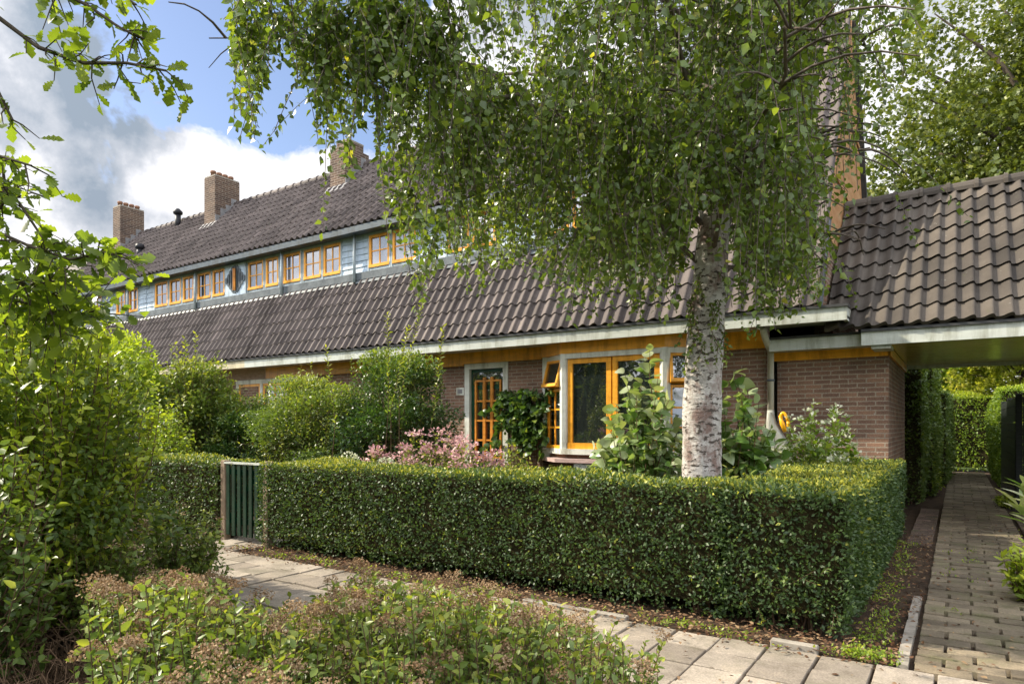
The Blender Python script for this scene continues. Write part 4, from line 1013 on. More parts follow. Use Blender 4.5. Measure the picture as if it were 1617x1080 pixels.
# ================================================================ BIRCH
ENV = np.array([(364, 60), (369, 228), (405, 235), (418, 120), (440, 110), (455, 70), (470, 130), (500, 165), (512, 280), (556, 285), (572, 190), (590, 150), (604, 330), (640, 430), (662, 540), (680, 470), (700, 400), (740, 470), (760, 500), (790, 420), (850, 450), (890, 520), (905, 555), (930, 480), (1000, 500), (1050, 520), (1085, 470), (1100, 330), (1150, 330), (1168, 540), (1200, 540), (1225, 600), (1245, 560), (1290, 500), (1320, 380), (1350, 330), (1380, 420), (1400, 400), (1412, 200), (1440, 110), (1470, 30)], float)
bx, by = XY(1107, 5.95), 5.95
birch = wroot('birch_tree', (bx, by, 0), 'weeping birch with white flaking trunk rising behind the long hedge', 'tree')
tp = np.array([(0, 0, -.1), (0, 0, .25), (.005, 0, .8), (.0, .01, 1.4), (.03, .02, 2.1), (.09, .03, 2.9), (.16, .05, 3.9), (.22, .08, 5.0), (.30, .1, 6.5), (.25, .1, 8.0), (.3, .1, 9.3)]) + np.array([bx, by, 0])
tr_ = [.26, .195, .176, .168, .162, .145, .12, .095, .07, .045, .02]
# finely ringed, slightly lumpy trunk
us = np.linspace(0, 1, 90); cum = np.linspace(0, 1, len(tp)); tpi = np.stack([np.interp(us, cum, tp[:, i]) for i in range(3)], 1); tri_ = np.interp(us, cum, tr_)
g = MB(); g.tube(tpi, list(tri_*(1+rng.normal(0, .012, 90))), 28)
for k in range(len(g.v)):
    v = Vector(g.v[k]); c = Vector((np.interp(v.z, tp[:, 2], tp[:, 0]), np.interp(v.z, tp[:, 2], tp[:, 1]), v.z)); d = v-c; a_ = math.atan2(d.y, d.x)
    f = 1+.035*math.sin(a_*3+v.z*1.5)+.02*math.sin(a_*7+v.z*9)+.012*math.sin(a_*13-v.z*23); g.v[k] = tuple(c+d*f)
g.build('trunk', M['birch'], birch, True)
limbs = MB(); tw = MB(); anch = []
nl = 46
for i in range(nl):
    f = i/(nl-1); z0 = 2.65 + 5.9*f**1.05; a_ = i*2.39996 + .5
    dx, dy = math.cos(a_), math.sin(a_)
    # the crown reaches farther to the left of the picture and toward the viewer
    leftward = max(0, -(dx*CS+dy*SN))
    L = (2.05 + 1.95*leftward)*(1-.55*f) + .5
    right = dx*CS+dy*SN > .3
    if right: L *= .5
    s0 = np.array([np.interp(z0, tp[:, 2], tp[:, 0]), np.interp(z0, tp[:, 2], tp[:, 1]), z0])
    pts = []
    for s in np.linspace(0, 1, 9):
        r_ = L*s; pts.append(s0 + np.array([dx*r_, dy*r_, L*(.95*s-.62*s*s)]) + (rv(1, .05)[0] if s > 0 else 0))
    pts = np.array(pts); r0 = .045*(1-.5*f)
    limbs.tube(pts, list(np.linspace(r0*.62, .005, 9)), 6, caps=False)
    for j in range(7 if right else 13):
        s = rng.uniform(.12, 1.0); k = s*8; ki = min(7, int(k)); b0 = pts[ki]*(1-(k-ki))+pts[ki+1]*(k-ki)
        az = a_ + rng.choice([-1, 1])*rng.uniform(.4, 1.3); Ls = rng.uniform(.35, 1.05)*(1.1-.4*s)
        sp = [b0 + np.array([math.cos(az)*Ls*u, math.sin(az)*Ls*u, Ls*(.35*u-.5*u*u)]) for u in np.linspace(0, 1, 5)]
        limbs.tube(sp, list(np.linspace(.012, .004, 5)), 4, caps=False)
        for u in (.15, .35, .55, .75, .9, 1.0):
            kk = u*4; ki2 = min(3, int(kk)); anch.append(sp[ki2]*(1-(kk-ki2))+sp[ki2+1]*(kk-ki2))
for k in range(430):   # lower skirt of the crown, fullest round the trunk
    px = rng.choice([rng.uniform(640, 1330), rng.uniform(860, 1290)]); dd_ = rng.uniform(4.6, 7.4); py = rng.uniform(60, 400)
    anch.append(np.array(tuple(P(px, py, dd_))))
for k in range(90):    # leaves hanging in front of the upper trunk
    anch.append(np.array(tuple(P(rng.uniform(1040, 1200), rng.uniform(-40, 215), rng.uniform(4.9, 5.7)))))
# extra anchors along the far-left bough seen against the sky
for (pts_, dd) in (([(760, -60), (600, -40), (470, -25), (395, 5), (378, 60)], 4.6), ([(700, 60), (620, 20), (560, 15), (530, 60)], 4.7), ([(820, 150), (720, 170), (660, 250), (640, 310)], 5.2)):
    pp = [P(a, b_, dd) for a, b_ in pts_]; limbs.tube(pp, list(np.linspace(.018, .005, len(pp))), 5, caps=False)
    pa_ = np.array([tuple(p) for p in pp]); uu = np.linspace(0, len(pp)-1, 34)
    for u in uu:
        k = min(len(pp)-2, int(u)); b0 = pa_[k]*(1-(u-k))+pa_[k+1]*(u-k)
        for _ in range(2): anch.append(b0+rv(1, .10)[0])
limbs.build('limbs', M['limb'], birch, True)
V = Veg(); cnt = 0
for b0 in anch:
    if b0[2] > 6.6 and rng.uniform() < .55: continue
    if math.sin(b0[0]*2.9+1)*math.sin(b0[1]*3.3)+math.sin(b0[2]*3.1+b0[0]*1.7) < -.80: continue
    for rep in range(2 if b0[2] < 6.0 else 1):
        L = rng.uniform(.2, 1.15) if b0[2] > 3.2 else rng.uniform(.18, .8)
        if rng.random() < .12: L *= 1.5
        n = max(3, int(L/.027)); u = np.linspace(0, 1, n)
        hd = rv(1, .24)[0]; sw = rng.normal(0, .12, 2)
        p = np.stack([b0[0]+hd[0]*u+sw[0]*u*u, b0[1]+hd[1]*u+sw[1]*u*u, b0[2]-L*u*(.35+.65*u**.6)+.05*np.sin(u*3+hd[0]*20)], 1)
        D = -SN*p[:, 0]+CS*p[:, 1]; D = np.maximum(D, .3); px = CX+FOC*(CS*p[:, 0]+SN*p[:, 1])/D; py = HY-FOC*(p[:, 2]-CAMH)/D
        lim = np.interp(px, ENV[:, 0], ENV[:, 1], left=-60, right=-60)*(1-.22*rng.random()**2)
        bad = (py > lim) & (py > -30)
        if rng.random() < .94 or bad[0]:
            k = int(np.argmax(bad)) if bad.any() else n
            if k < 3: continue
            p = p[:k]; n = k; u = u[:k]
        if D[:n].min() < 2.2: continue
        pm = px[:n].mean()
        if pm > 1150 and py[:n].mean() > 40 and rng.random() < (.74 if pm > 1285 else .34): continue
        if n > 4: V.tubes.tube(p[::3] if n > 8 else p[::2], .0030, 3, caps=False)
        t = unit(np.gradient(p, axis=0)+1e-6); ph = rng.uniform(0, 6)+np.arange(n)*2.6
        side = np.stack([np.cos(ph), np.sin(ph), np.zeros(n)], 1)
        d = side*.7+np.array([0, 0, -.55])+rv(n, .38); nr = side*.7+rv(n, .75); nr[:, 2] += .25
        V.leaves(p+side*.012, d, nr, .064*rng.uniform(.45, 1.15, n), .40+rng.normal(0, .15, n)+rng.normal(0, .07)+(rng.random(n) < .03)*.45); cnt += n
print('birch leaves', cnt)
V.build(birch, 'birch', M['l_birch'], M['limb'], 'crown', 'twigs')
# small leafy sprigs growing straight from the trunk (ivy at the fork)
sp_ = Veg()
for i in range(26):
    z = rng.uniform(2.0, 2.75); a_ = rng.uniform(-2.4, -.2); c = np.array([np.interp(z, tp[:, 2], tp[:, 0])+.15*math.cos(a_), by+.15*math.sin(a_), z])
    sp_.shoot([c, c+np.array([math.cos(a_)*.05, math.sin(a_)*.05, -.05]), c+np.array([math.cos(a_)*.07+rng.normal(0, .04), math.sin(a_)*.07, -.22])], .004, .002, .022, .045, 0, rbase=.2)
sp_.build(birch, 'birch', M['l_birch'], M['twig'], 'trunk_sprigs', 'sprig_stems')
# ================================================================ OAK OVER THE LEFT FOREGROUND
ok = wroot('oak_tree', (-3.9, -.9, 0), 'near oak with lobed leaves hanging into the top left corner', 'tree')
g = MB(); g.tube([(-3.9, -.9, -.1), (-3.95, -.85, 1.5), (-3.9, -.7, 3.0), (-4.1, -.3, 4.6), (-4.3, 0, 6.4)], [.27, .2, .17, .12, .05], 14); g.build('trunk', M['bark'], ok, True)
bo = MB(); ov = Veg()
def oakbranch(pix, D0, D1, r0, subs, spread_px, lsz=.075, frm=0.0, dens=.030, start=None):
    pts = [P(a, b_, D0+(D1-D0)*i/(len(pix)-1)) for i, (a, b_) in enumerate(pix)]
    if start is not None: pts = [Vector(start)] + pts
    bo.tube(pts, list(np.linspace(r0, .004, len(pts))), 6, caps=False)
    pa_ = np.array([tuple(p) for p in pts]); o_ = 1 if start is not None else 0
    for k in range(subs):
        u = o_ + rng.uniform(frm, 1)*(len(pix)-1); i = min(len(pa_)-2, int(u)); b0 = pa_[i]*(1-(u-i))+pa_[i+1]*(u-i)
        t = unit(pa_[i+1]-pa_[i]); d = unit(t*.7+rv(1, .75)[0]); L = spread_px/FOC*D0*rng.uniform(.4, 1.1)
        ov.shoot([b0, b0+d*L*.5+rv(1, .01)[0], b0+d*L+np.array([0, 0, -.02])], .0035, .0015, dens, lsz, .15, spread=.8, rbase=.5, rtip=.2, sides=4)
    ov.shoot(pts[-2:], .003, .002, dens, lsz, .2)
tr0 = (-3.95, -.6, 3.4)
oakbranch([(-120, -60), (0, 30), (60, 75), (130, 100), (200, 100), (262, 112)], 2.5, 2.45, .012, 24, 60, .075, .12, start=tr0)
oakbranch([(-60, -90), (60, -30), (140, 10), (190, 45), (228, 62)], 2.6, 2.5, .010, 20, 60, .075, .1, start=tr0)
oakbranch([(0, -60), (80, -40), (160, -30), (215, 8)], 2.7, 2.5, .010, 16, 65, .075, .1, start=tr0)
oakbranch([(-90, 60), (-20, 110), (0, 150), (20, 190)], 2.4, 2.4, .007, 5, 45, .07, .2, start=tr0)
oakbranch([(-120, 130), (-50, 230), (10, 250), (50, 262)], 2.4, 2.35, .007, 8, 50, .07, .3, start=tr0)
tr1 = (-3.9, -.8, 2.4)
oakbranch([(-130, 200), (-30, 280), (30, 320), (70, 380)], 2.6, 2.6, .010, 20, 75, .075, .15, start=tr1)
oakbranch([(-130, 300), (-20, 360), (50, 390), (110, 410), (172, 398)], 2.6, 2.5, .010, 34, 70, .075, .2, start=tr1)
oakbranch([(-100, 420), (-20, 470), (60, 480), (120, 500)], 3.0, 2.9, .010, 34, 85, .075, .2, start=tr1)
oakbranch([(-150, 360), (-20, 430), (50, 450), (110, 440)], 2.8, 2.7, .010, 40, 85, .075, .2, start=tr1)
oakbranch([(-160, 480), (-40, 500), (60, 520), (150, 490)], 3.1, 3.0, .010, 40, 95, .075, .15, start=tr1)
oakbranch([(-150, 240), (-60, 300), (0, 330), (20, 300)], 2.7, 2.7, .010, 16, 80, .075, .2, start=tr1)
ov.build(ok, 'oak', M['l_oak'], M['bark'], 'leaves', 'twigs')
# high crown above and beside the picture, dappling the hedge and the bed
cps = []
bl = [((-5.2, .2, 5.3), 1.5), ((-3.7, .6, 5.7), 1.2), ((-4.4, -1.2, 6.6), 1.6), ((-2.6, -.6, 5.6), 1.1), ((-3.2, 1.5, 5.4), .9), ((-5.6, 1.6, 6.4), .7)]
P_, D_, N_ = [], [], []
for c, r in bl:
    bo.tube([(-4.05, -.5, 4.2), ((c[0]-4.05)/2, (c[1]-.5)/2, (c[2]+4.6)/2), c], [.06, .035, .012], 6, caps=False)
    k = int(850*r*r); sub = unit(rv(40))*r*rng.uniform(.1, 1, (40, 1))**.5; idx = rng.integers(0, 40, k)
    P_.append(np.array(c)+sub[idx]+rv(k, r*.10)); D_.append(rv(k)); nz = rv(k, .6); nz[:, 2] += .8; N_.append(nz)
P_ = np.concatenate(P_); vis = P_[:, 2] > 1.4 + .70*np.maximum(-SN*P_[:, 0]+CS*P_[:, 1], 0)
P_, D_, N_ = P_[vis], np.concatenate(D_)[vis], np.concatenate(N_)[vis]
leaf_mesh('crown', 'oak', P_, D_, N_, .10*rng.uniform(.7, 1.15, len(P_)), rng.normal(.5, .15, len(P_)), M['l_oak'], ok)
bo.build('branches', M['bark'], ok, True)

# ================================================================ SHRUBS
def fill(e, rx, ry, h, n, size, m, kind='simple', z0=.25, r=(.35, .4), tilt=0):
    nc = 46; a_ = rng.uniform(0, 6.28, nc); rr = np.sqrt(rng.uniform(0, 1, nc))*.92; zz_ = rng.uniform(z0, 1, nc)
    sq = np.sqrt(np.maximum(0.05, 1-((zz_-.5)/.55)**2)); c = np.stack([np.cos(a_)*rr*rx*sq, np.sin(a_)*rr*ry*sq, zz_*h*.92], 1)
    i = rng.integers(0, nc, n); p = c[i]+unit(rv(n))*rng.uniform(.1, 1, (n, 1))**.5*np.array([rx*.30, ry*.32, h*.11])
    d = p-np.array([0, 0, h*.45]); 
    t = r[0]+r[1]*np.clip((p[:, 2]/h-.3)/.7, 0, 1)**1.5+rng.normal(0, .13, n)
    leaf_mesh('inner_foliage', kind, p, unit(d)+rv(n, .6), rv(n, .6)+np.array([0, 0, .8]), size*rng.uniform(.6, 1.15, n), t, m, e)
def at(px, Y): return (XY(px, Y), Y, 0)
bs = bush('bright_shrub', 'large bright green shrub filling the left edge in front of the low hedge', 'shrub', (-5.15, 1.9, 0), .92, .75, 2.4, 320, 'ovate', M['l_bright'], .064, .026, .15, rb=.38, rt=.60, stem=.009, frm=.25)
fill(bs, .9, .75, 2.3, 9000, .06, M['l_mid'], r=(.25, .6))
bush('bright_shrub', 'bright green shrub behind the short hedge left of the gate', 'shrub', at(255, 6.1), .85, .5, 2.0, 170, 'ovate', M['l_bright'], .072, .034, .2, rb=.32, rt=.45, stem=.008, frm=.3)
bush('bright_shrub', 'low bright green shrub at the very left of the picture', 'shrub', (-4.15, 1.15, 0), .7, .5, 1.45, 170, 'ovate', M['l_mid'], .058, .026, .15, rb=.22, rt=.3, stem=.008, frm=.2)
# garden shrubs behind the hedge
ps = bush('privet_shrub', 'dense dark green shrub beside the lattice door', 'shrub', at(615, 7.9), 1.2, .8, 2.6, 280, 'narrow', M['l_dark'], .066, .026, .25, rb=.20, rt=.68, stem=.008, frm=.3)
fill(ps, 1.28, .8, 2.6, 26000, .062, M['l_dark'], r=(.10, .75))
ps = bush('privet_shrub', 'wispy light green shrub with tall shoots in front of the terrace', 'shrub', at(490, 7.6), 1.3, .75, 2.35, 260, 'narrow', M['l_mid'], .066, .028, .25, rb=.30, rt=.6, stem=.008, frm=.3)
fill(ps, 1.35, .8, 2.25, 22000, .062, M['l_mid'], r=(.18, .6))
v = empty('tall_shoots', at(600, 7.2), 'thin upright light green shoots rising above the garden shrubs', 'shrub')
vg = Veg()
for px, py in ((612, 492), (668, 478), (700, 520), (645, 515), (515, 548)):
    top = P(px, py+rng.uniform(-6, 6), rng.uniform(9.0, 9.9)) - v.location; b0 = Vector((top.x*.6, top.y, .4))
    vg.shoot([b0, (b0+top)/2+Vector((rng.normal(0, .12), rng.normal(0, .1), 0)), top], .008, .003, .018, .075, .45, rbase=.55, rtip=.4)
vg.build(v, 'narrow', M['l_mid'], M['twig'])
ps = bush('dark_shrub', 'broad dark shrub in the garden behind the green gate', 'shrub', at(395, 7.8), 1.6, .8, 2.1, 240, 'narrow', M['l_dark'], .07, .03, .25, rb=.30, rt=.55, frm=.25)
fill(ps, 1.7, .8, 2.0, 22000, .065, M['l_dark'], r=(.2, .7))
ps = bush('young_tree', 'slender young tree with light green leaves left of the gate', 'tree', at(310, 7.2), 1.0, .75, 2.95, 240, 'ovate', M['l_mid'], .085, .036, .35, rb=.35, rt=.5, stem=.01, frm=.42, rxb=.05)
fill(ps, .85, .7, 2.7, 8000, .08, M['l_mid'], 'simple', z0=.45)
ps = bush('light_shrub', 'yellow green shrub behind the short hedge', 'shrub', at(235, 7.4), 1.35, .7, 2.6, 260, 'ovate', M['l_bright'], .09, .036, .3, rb=.35, rt=.5, frm=.3)
fill(ps, 1.5, .8, 2.5, 17000, .085, M['l_mid'], r=(.35, .55))
ps = bush('light_shrub', 'tall leafy shrub at the left edge behind the nearer one', 'shrub', (-7.7, 2.1, 0), 1.3, .8, 2.6, 280, 'ovate', M['l_mid'], .10, .04, .3, rb=.4, rt=.4, frm=.3)
fill(ps, 1.35, .8, 2.5, 16000, .10, M['l_mid'], r=(.3, .5))
ps = bush('light_shrub', 'broad tall bright shrub in the garden beyond the left end of the short hedge', 'shrub', at(168, 6.6), 1.9, .9, 3.3, 240, 'ovate', M['l_bright'], .09, .04, .3, rb=.4, rt=.4, frm=.3)
fill(ps, 1.9, .9, 3.2, 20000, .09, M['l_bright'], r=(.3, .5))
bush('light_shrub', 'low leafy plant just behind the green gate', 'shrub', at(300, 6.3), .8, .4, 1.05, 110, 'ovate', M['l_bright'], .08, .034, .4, rb=.5, rt=.4, frm=.3)
# climber between door and bay
cl = wroot('wall_climber', at(825, 9.9), 'dark leafy climber on the brick pier between door and bay window', 'climber')
vg = Veg()
for i in range(120):
    px = rng.uniform(790, 860); py = rng.uniform(622, 700)
    if px < 815 and py > 672 and rng.random() < .6: continue
    x = XY(px, 9.86); z = CAMH+(HY-py)/FOC*(-SN*x+CS*9.86)
    c = np.array([x, 9.92, z]); d = np.array([rng.normal(0, .12), -.18, rng.normal(-.05, .10)])
    vg.shoot([c, c+d*.6, c+d+np.array([0, 0, -.10])], .005, .002, .026, .105, 0, rbase=.3, rtip=.3, up=.3)
for k in range(5):
    x = XY(825+k*6, 9.93); vg.tubes.tube([(x, 9.93, 0), (x+.05, 9.94, .6), (x-.1+.05*k, 9.94, 1.2), (x-.25+.12*k, 9.94, 1.9)], [.014, .011, .008, .004], 5, caps=False)
vg.build(cl, 'heart', M['l_dark'], M['twig'])
bush('leafy_plant', 'light green plant at the foot of the climber', 'plant', at(805, 9.2), .5, .35, 1.15, 60, 'ovate', M['l_mid'], .08, .04, .3, rb=.5, rt=.4)
# large pale-leaved shrub round the birch
bush('large_leaved_shrub', 'shrub with big pale heart leaves left of the birch trunk', 'shrub', at(1022, 7.3), .66, .5, 2.25, 84, 'heart', M['l_pale'], .14, .075, .12, rb=.42, rt=.25, stem=.010, frm=.12)
bush('large_leaved_shrub', 'part of the big leaved shrub showing right of the birch trunk', 'shrub', at(1162, 7.6), .42, .36, 2.2, 48, 'heart', M['l_pale'], .14, .075, .12, rb=.36, rt=.3, stem=.010, frm=.12)

def blossoms(mname, size, n=10, rad=.035, kind='petal'):
    acc = {'p': [], 'd': [], 'n': [], 'r': []}
    def f(e, top):
        d = rv(n); d[:, 2] = abs(d[:, 2])*.8; d = unit(d)
        acc['p'].append(top+d*rad*rng.uniform(.2, 1, (n, 1))); acc['d'].append(d+rv(n, .4)); acc['n'].append(rv(n, .5)+np.array([0, 0, 1.0])); acc['r'].append(rng.uniform(.1, 1, n)); acc['e'] = e
    def done(name='blossom'):
        p = np.concatenate(acc['p']); leaf_mesh(name, kind, p, np.concatenate(acc['d']), np.concatenate(acc['n']), size*rng.uniform(.7, 1.2, len(p)), np.concatenate(acc['r']), M[mname], acc['e'])
    return f, done
for i, (px, Y, rx, h, lb) in enumerate(((655, 6.7, .32, 1.25, 'pink flowering perennial under the dark shrub'), (705, 6.9, .36, 1.22, 'pink flowering perennial left of the door'), (752, 6.7, .38, 1.15, 'pink flowering perennial in front of the lattice door'), (590, 6.8, .25, 1.22, 'dusky pink perennial farthest left among the flowers'), (785, 6.9, .24, 1.0, 'small pink perennial nearest the grass tuft'))):
    f, dn = blossoms('l_pink', .050, 12, .075)
    bush('pink_perennial', lb, 'flowering plant', at(px, Y), rx, rx, h, 70, 'ovate', M['l_mid'], .06, .035, .5, flowers=f, group='pink perennials behind the hedge', stem=.004, rb=.4, rt=.4); dn()
for (px, Y, h, lb) in ((556, 6.2, .86, 'pale round hydrangea head on a green plant behind the hedge'), (613, 6.2, .80, 'small cream hydrangea right of the larger one')):
    e = empty('hydrangea', at(px, Y), lb, 'flowering plant', 'hydrangeas'); vg = Veg()
    for i in range(22):
        a_ = rng.uniform(0, 6.3); r_ = rng.uniform(.05, .26); vg.shoot([(0, 0, 0), (math.cos(a_)*r_*.6, math.sin(a_)*r_*.6, h*.5), (math.cos(a_)*r_, math.sin(a_)*r_, h*rng.uniform(.75, .98))], .004, .002, .04, .09, .3, rbase=.5)
    vg.build(e, 'ovate', M['l_mid'], M['twig'])
    nh = 3
    for j in range(nh):
        c = np.array([rng.normal(0, .09) if j else 0, rng.normal(0, .06) if j else -.05, h+.10-.09*j]); d = unit(rv(150)); rr = .10 if j == 0 else .06
        leaf_mesh('flower_head', 'petal', c+d*rr*np.array([1, 1, .75]), d+rv(150, .6), d+rv(150, .3), .036*np.ones(150), rng.uniform(0, 1, 150), M['l_white'], e)
# ornamental grass
e = empty('grass_tuft', at(825, 6.5), 'fine grey green ornamental grass tuft behind the hedge before the bay', 'plant')
n = 900; a_ = rng.uniform(0, 6.28, n); bp = np.stack([rng.normal(0, .22, n), rng.normal(0, .10, n), np.full(n, .0)], 1)
dd = np.stack([np.cos(a_)*.35, np.sin(a_)*.35, np.ones(n)], 1)
leaf_mesh('blades', 'blade', bp, dd, np.stack([-np.cos(a_), -np.sin(a_), np.full(n, .3)], 1), rng.uniform(.7, 1.08, n), rng.uniform(.5, 1, n), M['l_mid'], e)
for (px, Y, rx, h, lb) in ((1165, 6.3, .42, .98, 'low mixed plant right of the birch foot'), (1195, 7.4, .40, .95, 'low plant before the brick pier'), (975, 6.1, .28, .75, 'low leafy plant left of the birch foot')):
    bush('leafy_plant', lb, 'plant', at(px, Y), rx, .35, h, 60, 'ovate', M['l_mid'], .075, .035, .4, rb=.4, rt=.4)
for (px, Y, rx, h, lb) in ((1258, 8.3, .30, 1.50, 'white flowering plant by the rain pipe'), (1285, 7.9, .34, 1.62, 'tall pale flowering plant before the annex wall'), (1325, 8.6, .26, 1.50, 'pale pink flowering plant nearest the corner of the hedge')):
    f, dn = blossoms('l_white', .045, 9, .05)
    bush('flowering_plant', lb, 'flowering plant', at(px, Y), rx, .3, h, 60, 'ovate', M['l_bright'], .085, .04, .3, flowers=f, group='pale flowers before the annex', stem=.005, rb=.2, rt=.25, frm=.2); dn()
# plants at the right edge of the picture
e = empty('spiky_plant', G(1625, 880), 'green and white spiky plant at the right edge beside the alley', 'plant')
n = 46; a_ = rng.uniform(0, 6.28, n)
leaf_mesh('leaves', 'narrow', np.stack([rng.normal(0, .03, n), rng.normal(0, .03, n), rng.uniform(.3, .75, n)], 1), np.stack([np.cos(a_), np.sin(a_), rng.uniform(.2, 1.2, n)], 1), np.stack([-np.cos(a_)*.3, -np.sin(a_)*.3, np.ones(n)], 1), rng.uniform(.18, .34, n), rng.uniform(.3, 1, n), M['l_pale'], e)
g = MB(); g.tube([(0, 0, 0), (.01, 0, .4), (0, 0, .75)], [.02, .016, .008], 6); g.build('stem', M['twig'], e, True)
bush('border_plant', 'low yellow green clump on the right edge of the alley', 'plant', tuple(G(1632, 950)), .26, .26, .45, 50, 'narrow', M['l_bright'], .09, .03, .3, rb=.6, rt=.4, frm=.1)
bush('border_plant', 'small green clump at the foot of the black fence', 'plant', tuple(G(1590, 800)), .22, .5, .22, 60, 'ovate', M['l_bright'], .06, .03, .4, rb=.5, rt=.4, frm=.1)
bush('border_plant', 'low green growth spilling from the tall dark hedge onto the alley', 'plant', tuple(G(1468, 778)), .22, .8, .6, 90, 'ovate', M['l_bright'], .07, .035, .4, rb=.5, rt=.3, frm=.1)

# ================================================================ SPIRAEA BED IN FRONT
bed = tag(empty('spiraea_bed', (-3, 2.2, 0)), kind='stuff', label='bed of green spiraea with brown seed heads in the foreground', cat='shrub')
bed.location = (0, 0, 0)
vg = Veg(); UP, UD, UN, US, UR = [], [], [], [], []
def umbel(c, r):
    n = int(150*(r/.05)**1.3); a_ = rng.uniform(0, 6.28, n); q_ = np.sqrt(rng.uniform(0, 1, n))
    # a flat dome of several smaller tufts
    tufts = np.stack([np.cos(np.arange(7)*.9+c[0]*9)*r*.62, np.sin(np.arange(7)*.9+c[0]*9)*r*.62, rng.uniform(-.25, .25, 7)*r], 1); tufts[0] = 0
    ti = rng.integers(0, 7, n); p = tufts[ti] + unit(rv(n))*r*.36*np.array([1, 1, .8])
    p[:, 2] += r*.35*(1-(p[:, 0]**2+p[:, 1]**2)/(r*r))
    UP.append(c+p); UD.append(rv(n)); UN.append(rv(n, .6)+np.array([0, 0, .8])); US.append(np.full(n, .0108*rng.uniform(.8, 1.2))); UR.append(rng.normal(.45, .2, n)+rng.normal(0, .12))
def bedh(x, y):
    px, py, D = PIX(x, y, .7)
    hh = .74
    if px > 700: hh = .74 - .22*min(1, (px-700)/420)
    if px < 260: hh = .80
    return hh*(1+.10*math.sin(x*3.1+y*2.2)+.06*math.sin(x*7+1))
cntb = 0
BE = np.array([(0, 900), (130, 905), (200, 905), (260, 890), (330, 900), (400, 945), (480, 945), (540, 915), (580, 872), (640, 892), (690, 885), (740, 905), (850, 932), (930, 962), (1000, 1000), (1100, 1060), (1200, 1120)], float)
for i in range(3900):
    x = rng.uniform(-6.6, -.45); y = rng.uniform(.75, 3.2)
    D = -SN*x+CS*y
    if D < 1.55: continue
    px, py, _ = PIX(x, y, .62)
    if px < 120 + rng.uniform(0, 80) or px > 1700: continue
    gp, gy, _ = PIX(x, y, 0)
    # right hand edge of the bed
    if x > -1.05 - .25*(y-2.3)+rng.normal(0, .06) or (px > 1110): continue
    if px < 420 and y > 3.0: continue
    hz = bedh(x, y)*rng.uniform(.55, 1.05)*(1.0 if D > 2.1 else .85)
    ly = np.interp(px, BE[:, 0], BE[:, 1]) + 20 + 12*math.exp(-((px-720)/170)**2) + abs(rng.normal(0, 22)); hz = min(hz, CAMH-(ly-HY)/FOC*D)
    if hz < .26: continue
    tp_ = np.array([x+rng.normal(0, .08), y+rng.normal(0, .08), hz]); b0 = np.array([x, y, 0.0]); md = (b0+tp_)/2+rv(1, .03)[0]
    vg.shoot([b0, md, tp_], .0035, .002, .017, .042, .15, rbase=.34, rtip=.38, sides=3)
    if rng.random() < .17 and hz > .38: umbel(tp_+np.array([0, 0, .025]), rng.uniform(.042, .078))
    cntb += 1
print('bed shoots', cntb)
vg.build(bed, 'ovate', M['l_mid'], M['twig'])
leaf_mesh('seed_heads', 'petal', np.concatenate(UP), np.concatenate(UD), np.concatenate(UN), np.concatenate(US), np.concatenate(UR), M['l_umbel'], bed)
# taller spiraea bushes at the left
for (x, y, rx, h, n_, lb) in ((-5.15, 2.9, .46, .84, 170, 'rounded spiraea bush beside the gate path'), (-4.5, 2.05, .42, .85, 90, 'spiraea bush under the bright shrub')):
    f, dn = blossoms('l_umbel', .014, 40, .05)  
    bush('spiraea_bush', lb, 'shrub', (x, y, 0), rx, rx*.8, h, n_, 'ovate', M['l_mid'], .045, .02, .35, rb=.35, rt=.35, frm=.2, stem=.004, flowers=lambda e, t, f=f: f(e, t) if t[2] > .45 and rng.random() < .2 else None); dn('seed_heads')
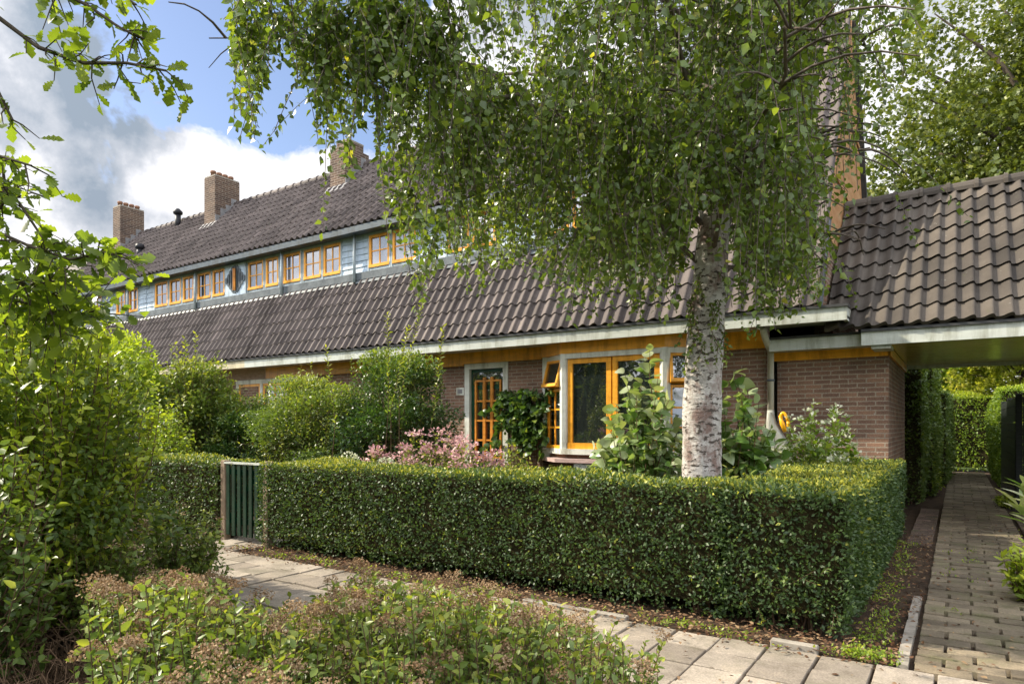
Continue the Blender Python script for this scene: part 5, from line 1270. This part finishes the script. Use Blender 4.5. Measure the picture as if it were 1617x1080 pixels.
# dead stems and litter
e = tag(empty('leaf_litter'), kind='stuff', label='dry fallen leaves under the hedge and on the soil', cat='leaves')
n = 5200
xs = rng.uniform(-7, -.3, n); ys = np.where(rng.random(n) < .7, rng.normal(4.6, .14, n), rng.uniform(4.4, 5.0, n))
xs[:900] = rng.uniform(-.58, -.24, 900); ys[:900] = rng.uniform(4.5, 10, 900)
xs[900:1300] = rng.uniform(-.3, .75, 400); ys[900:1300] = rng.uniform(3.4, 12, 400)
xs[1300:1420] = rng.uniform(-3, 0.6, 120); ys[1300:1420] = rng.uniform(3.0, 4.4, 120)
leaf_mesh('leaves', 'ovate', np.stack([xs, ys, rng.uniform(.0, .018, n)], 1), rv(n)*np.array([1, 1, .15]), rv(n, .35)+np.array([0, 0, 1.0]), rng.uniform(.018, .042, n), rng.uniform(0, 1, n), M['l_litter'], e)
e = tag(empty('weeds'), kind='stuff', label='moss and small weeds along the hedge foot and the paver joints', cat='weeds')
n = 3000; cx_ = rng.uniform(-7, -.3, 260); cy_ = rng.normal(4.55, .06, 260); cx_[:110] = rng.uniform(-.56, -.40, 110); cy_[:110] = 4.5+5*rng.random(110)**1.6
cx_[110:122] = rng.uniform(-.2, .66, 12); cy_[110:122] = 4.46+.155*rng.integers(0, 40, 12)
cx_[150:190] = rng.uniform(.68, .95, 40); cy_[150:190] = rng.uniform(6, 13.6, 40)
ii = rng.integers(0, 260, n)
leaf_mesh('leaves', 'simple', np.stack([cx_[ii]+rng.normal(0, .035, n), cy_[ii]+rng.normal(0, .03, n), rng.uniform(-.01, .03, n)], 1), rv(n)+np.array([0, 0, .6]), rv(n, .5)+np.array([0, 0, .7]), rng.uniform(.014, .034, n), rng.normal(.55, .2, n), M['l_bright'], e)
e = tag(empty('dead_stems'), kind='stuff', label='tangle of dry brown stems on the shaded soil at bottom left', cat='stems')
g = MB()
for i in range(900):
    q = P(rng.uniform(-60, 330), rng.uniform(900, 1150), rng.uniform(2.4, 3.8)); q.z = 0
    x, y = q.x, q.y; a_ = rng.uniform(0, 6.3); L = rng.uniform(.15, .5)
    g.tube([(x, y, rng.uniform(0, .1)), (x+math.cos(a_)*L*.5, y+math.sin(a_)*L*.5, rng.uniform(.08, .35)), (x+math.cos(a_)*L, y+math.sin(a_)*L, rng.uniform(.02, .35))], .0025, 3, caps=False)
g.build('stems', M['twig'], e)

for r_ in WROOTS:
    for c in list(r_.children): c.location = -Vector(r_.location)
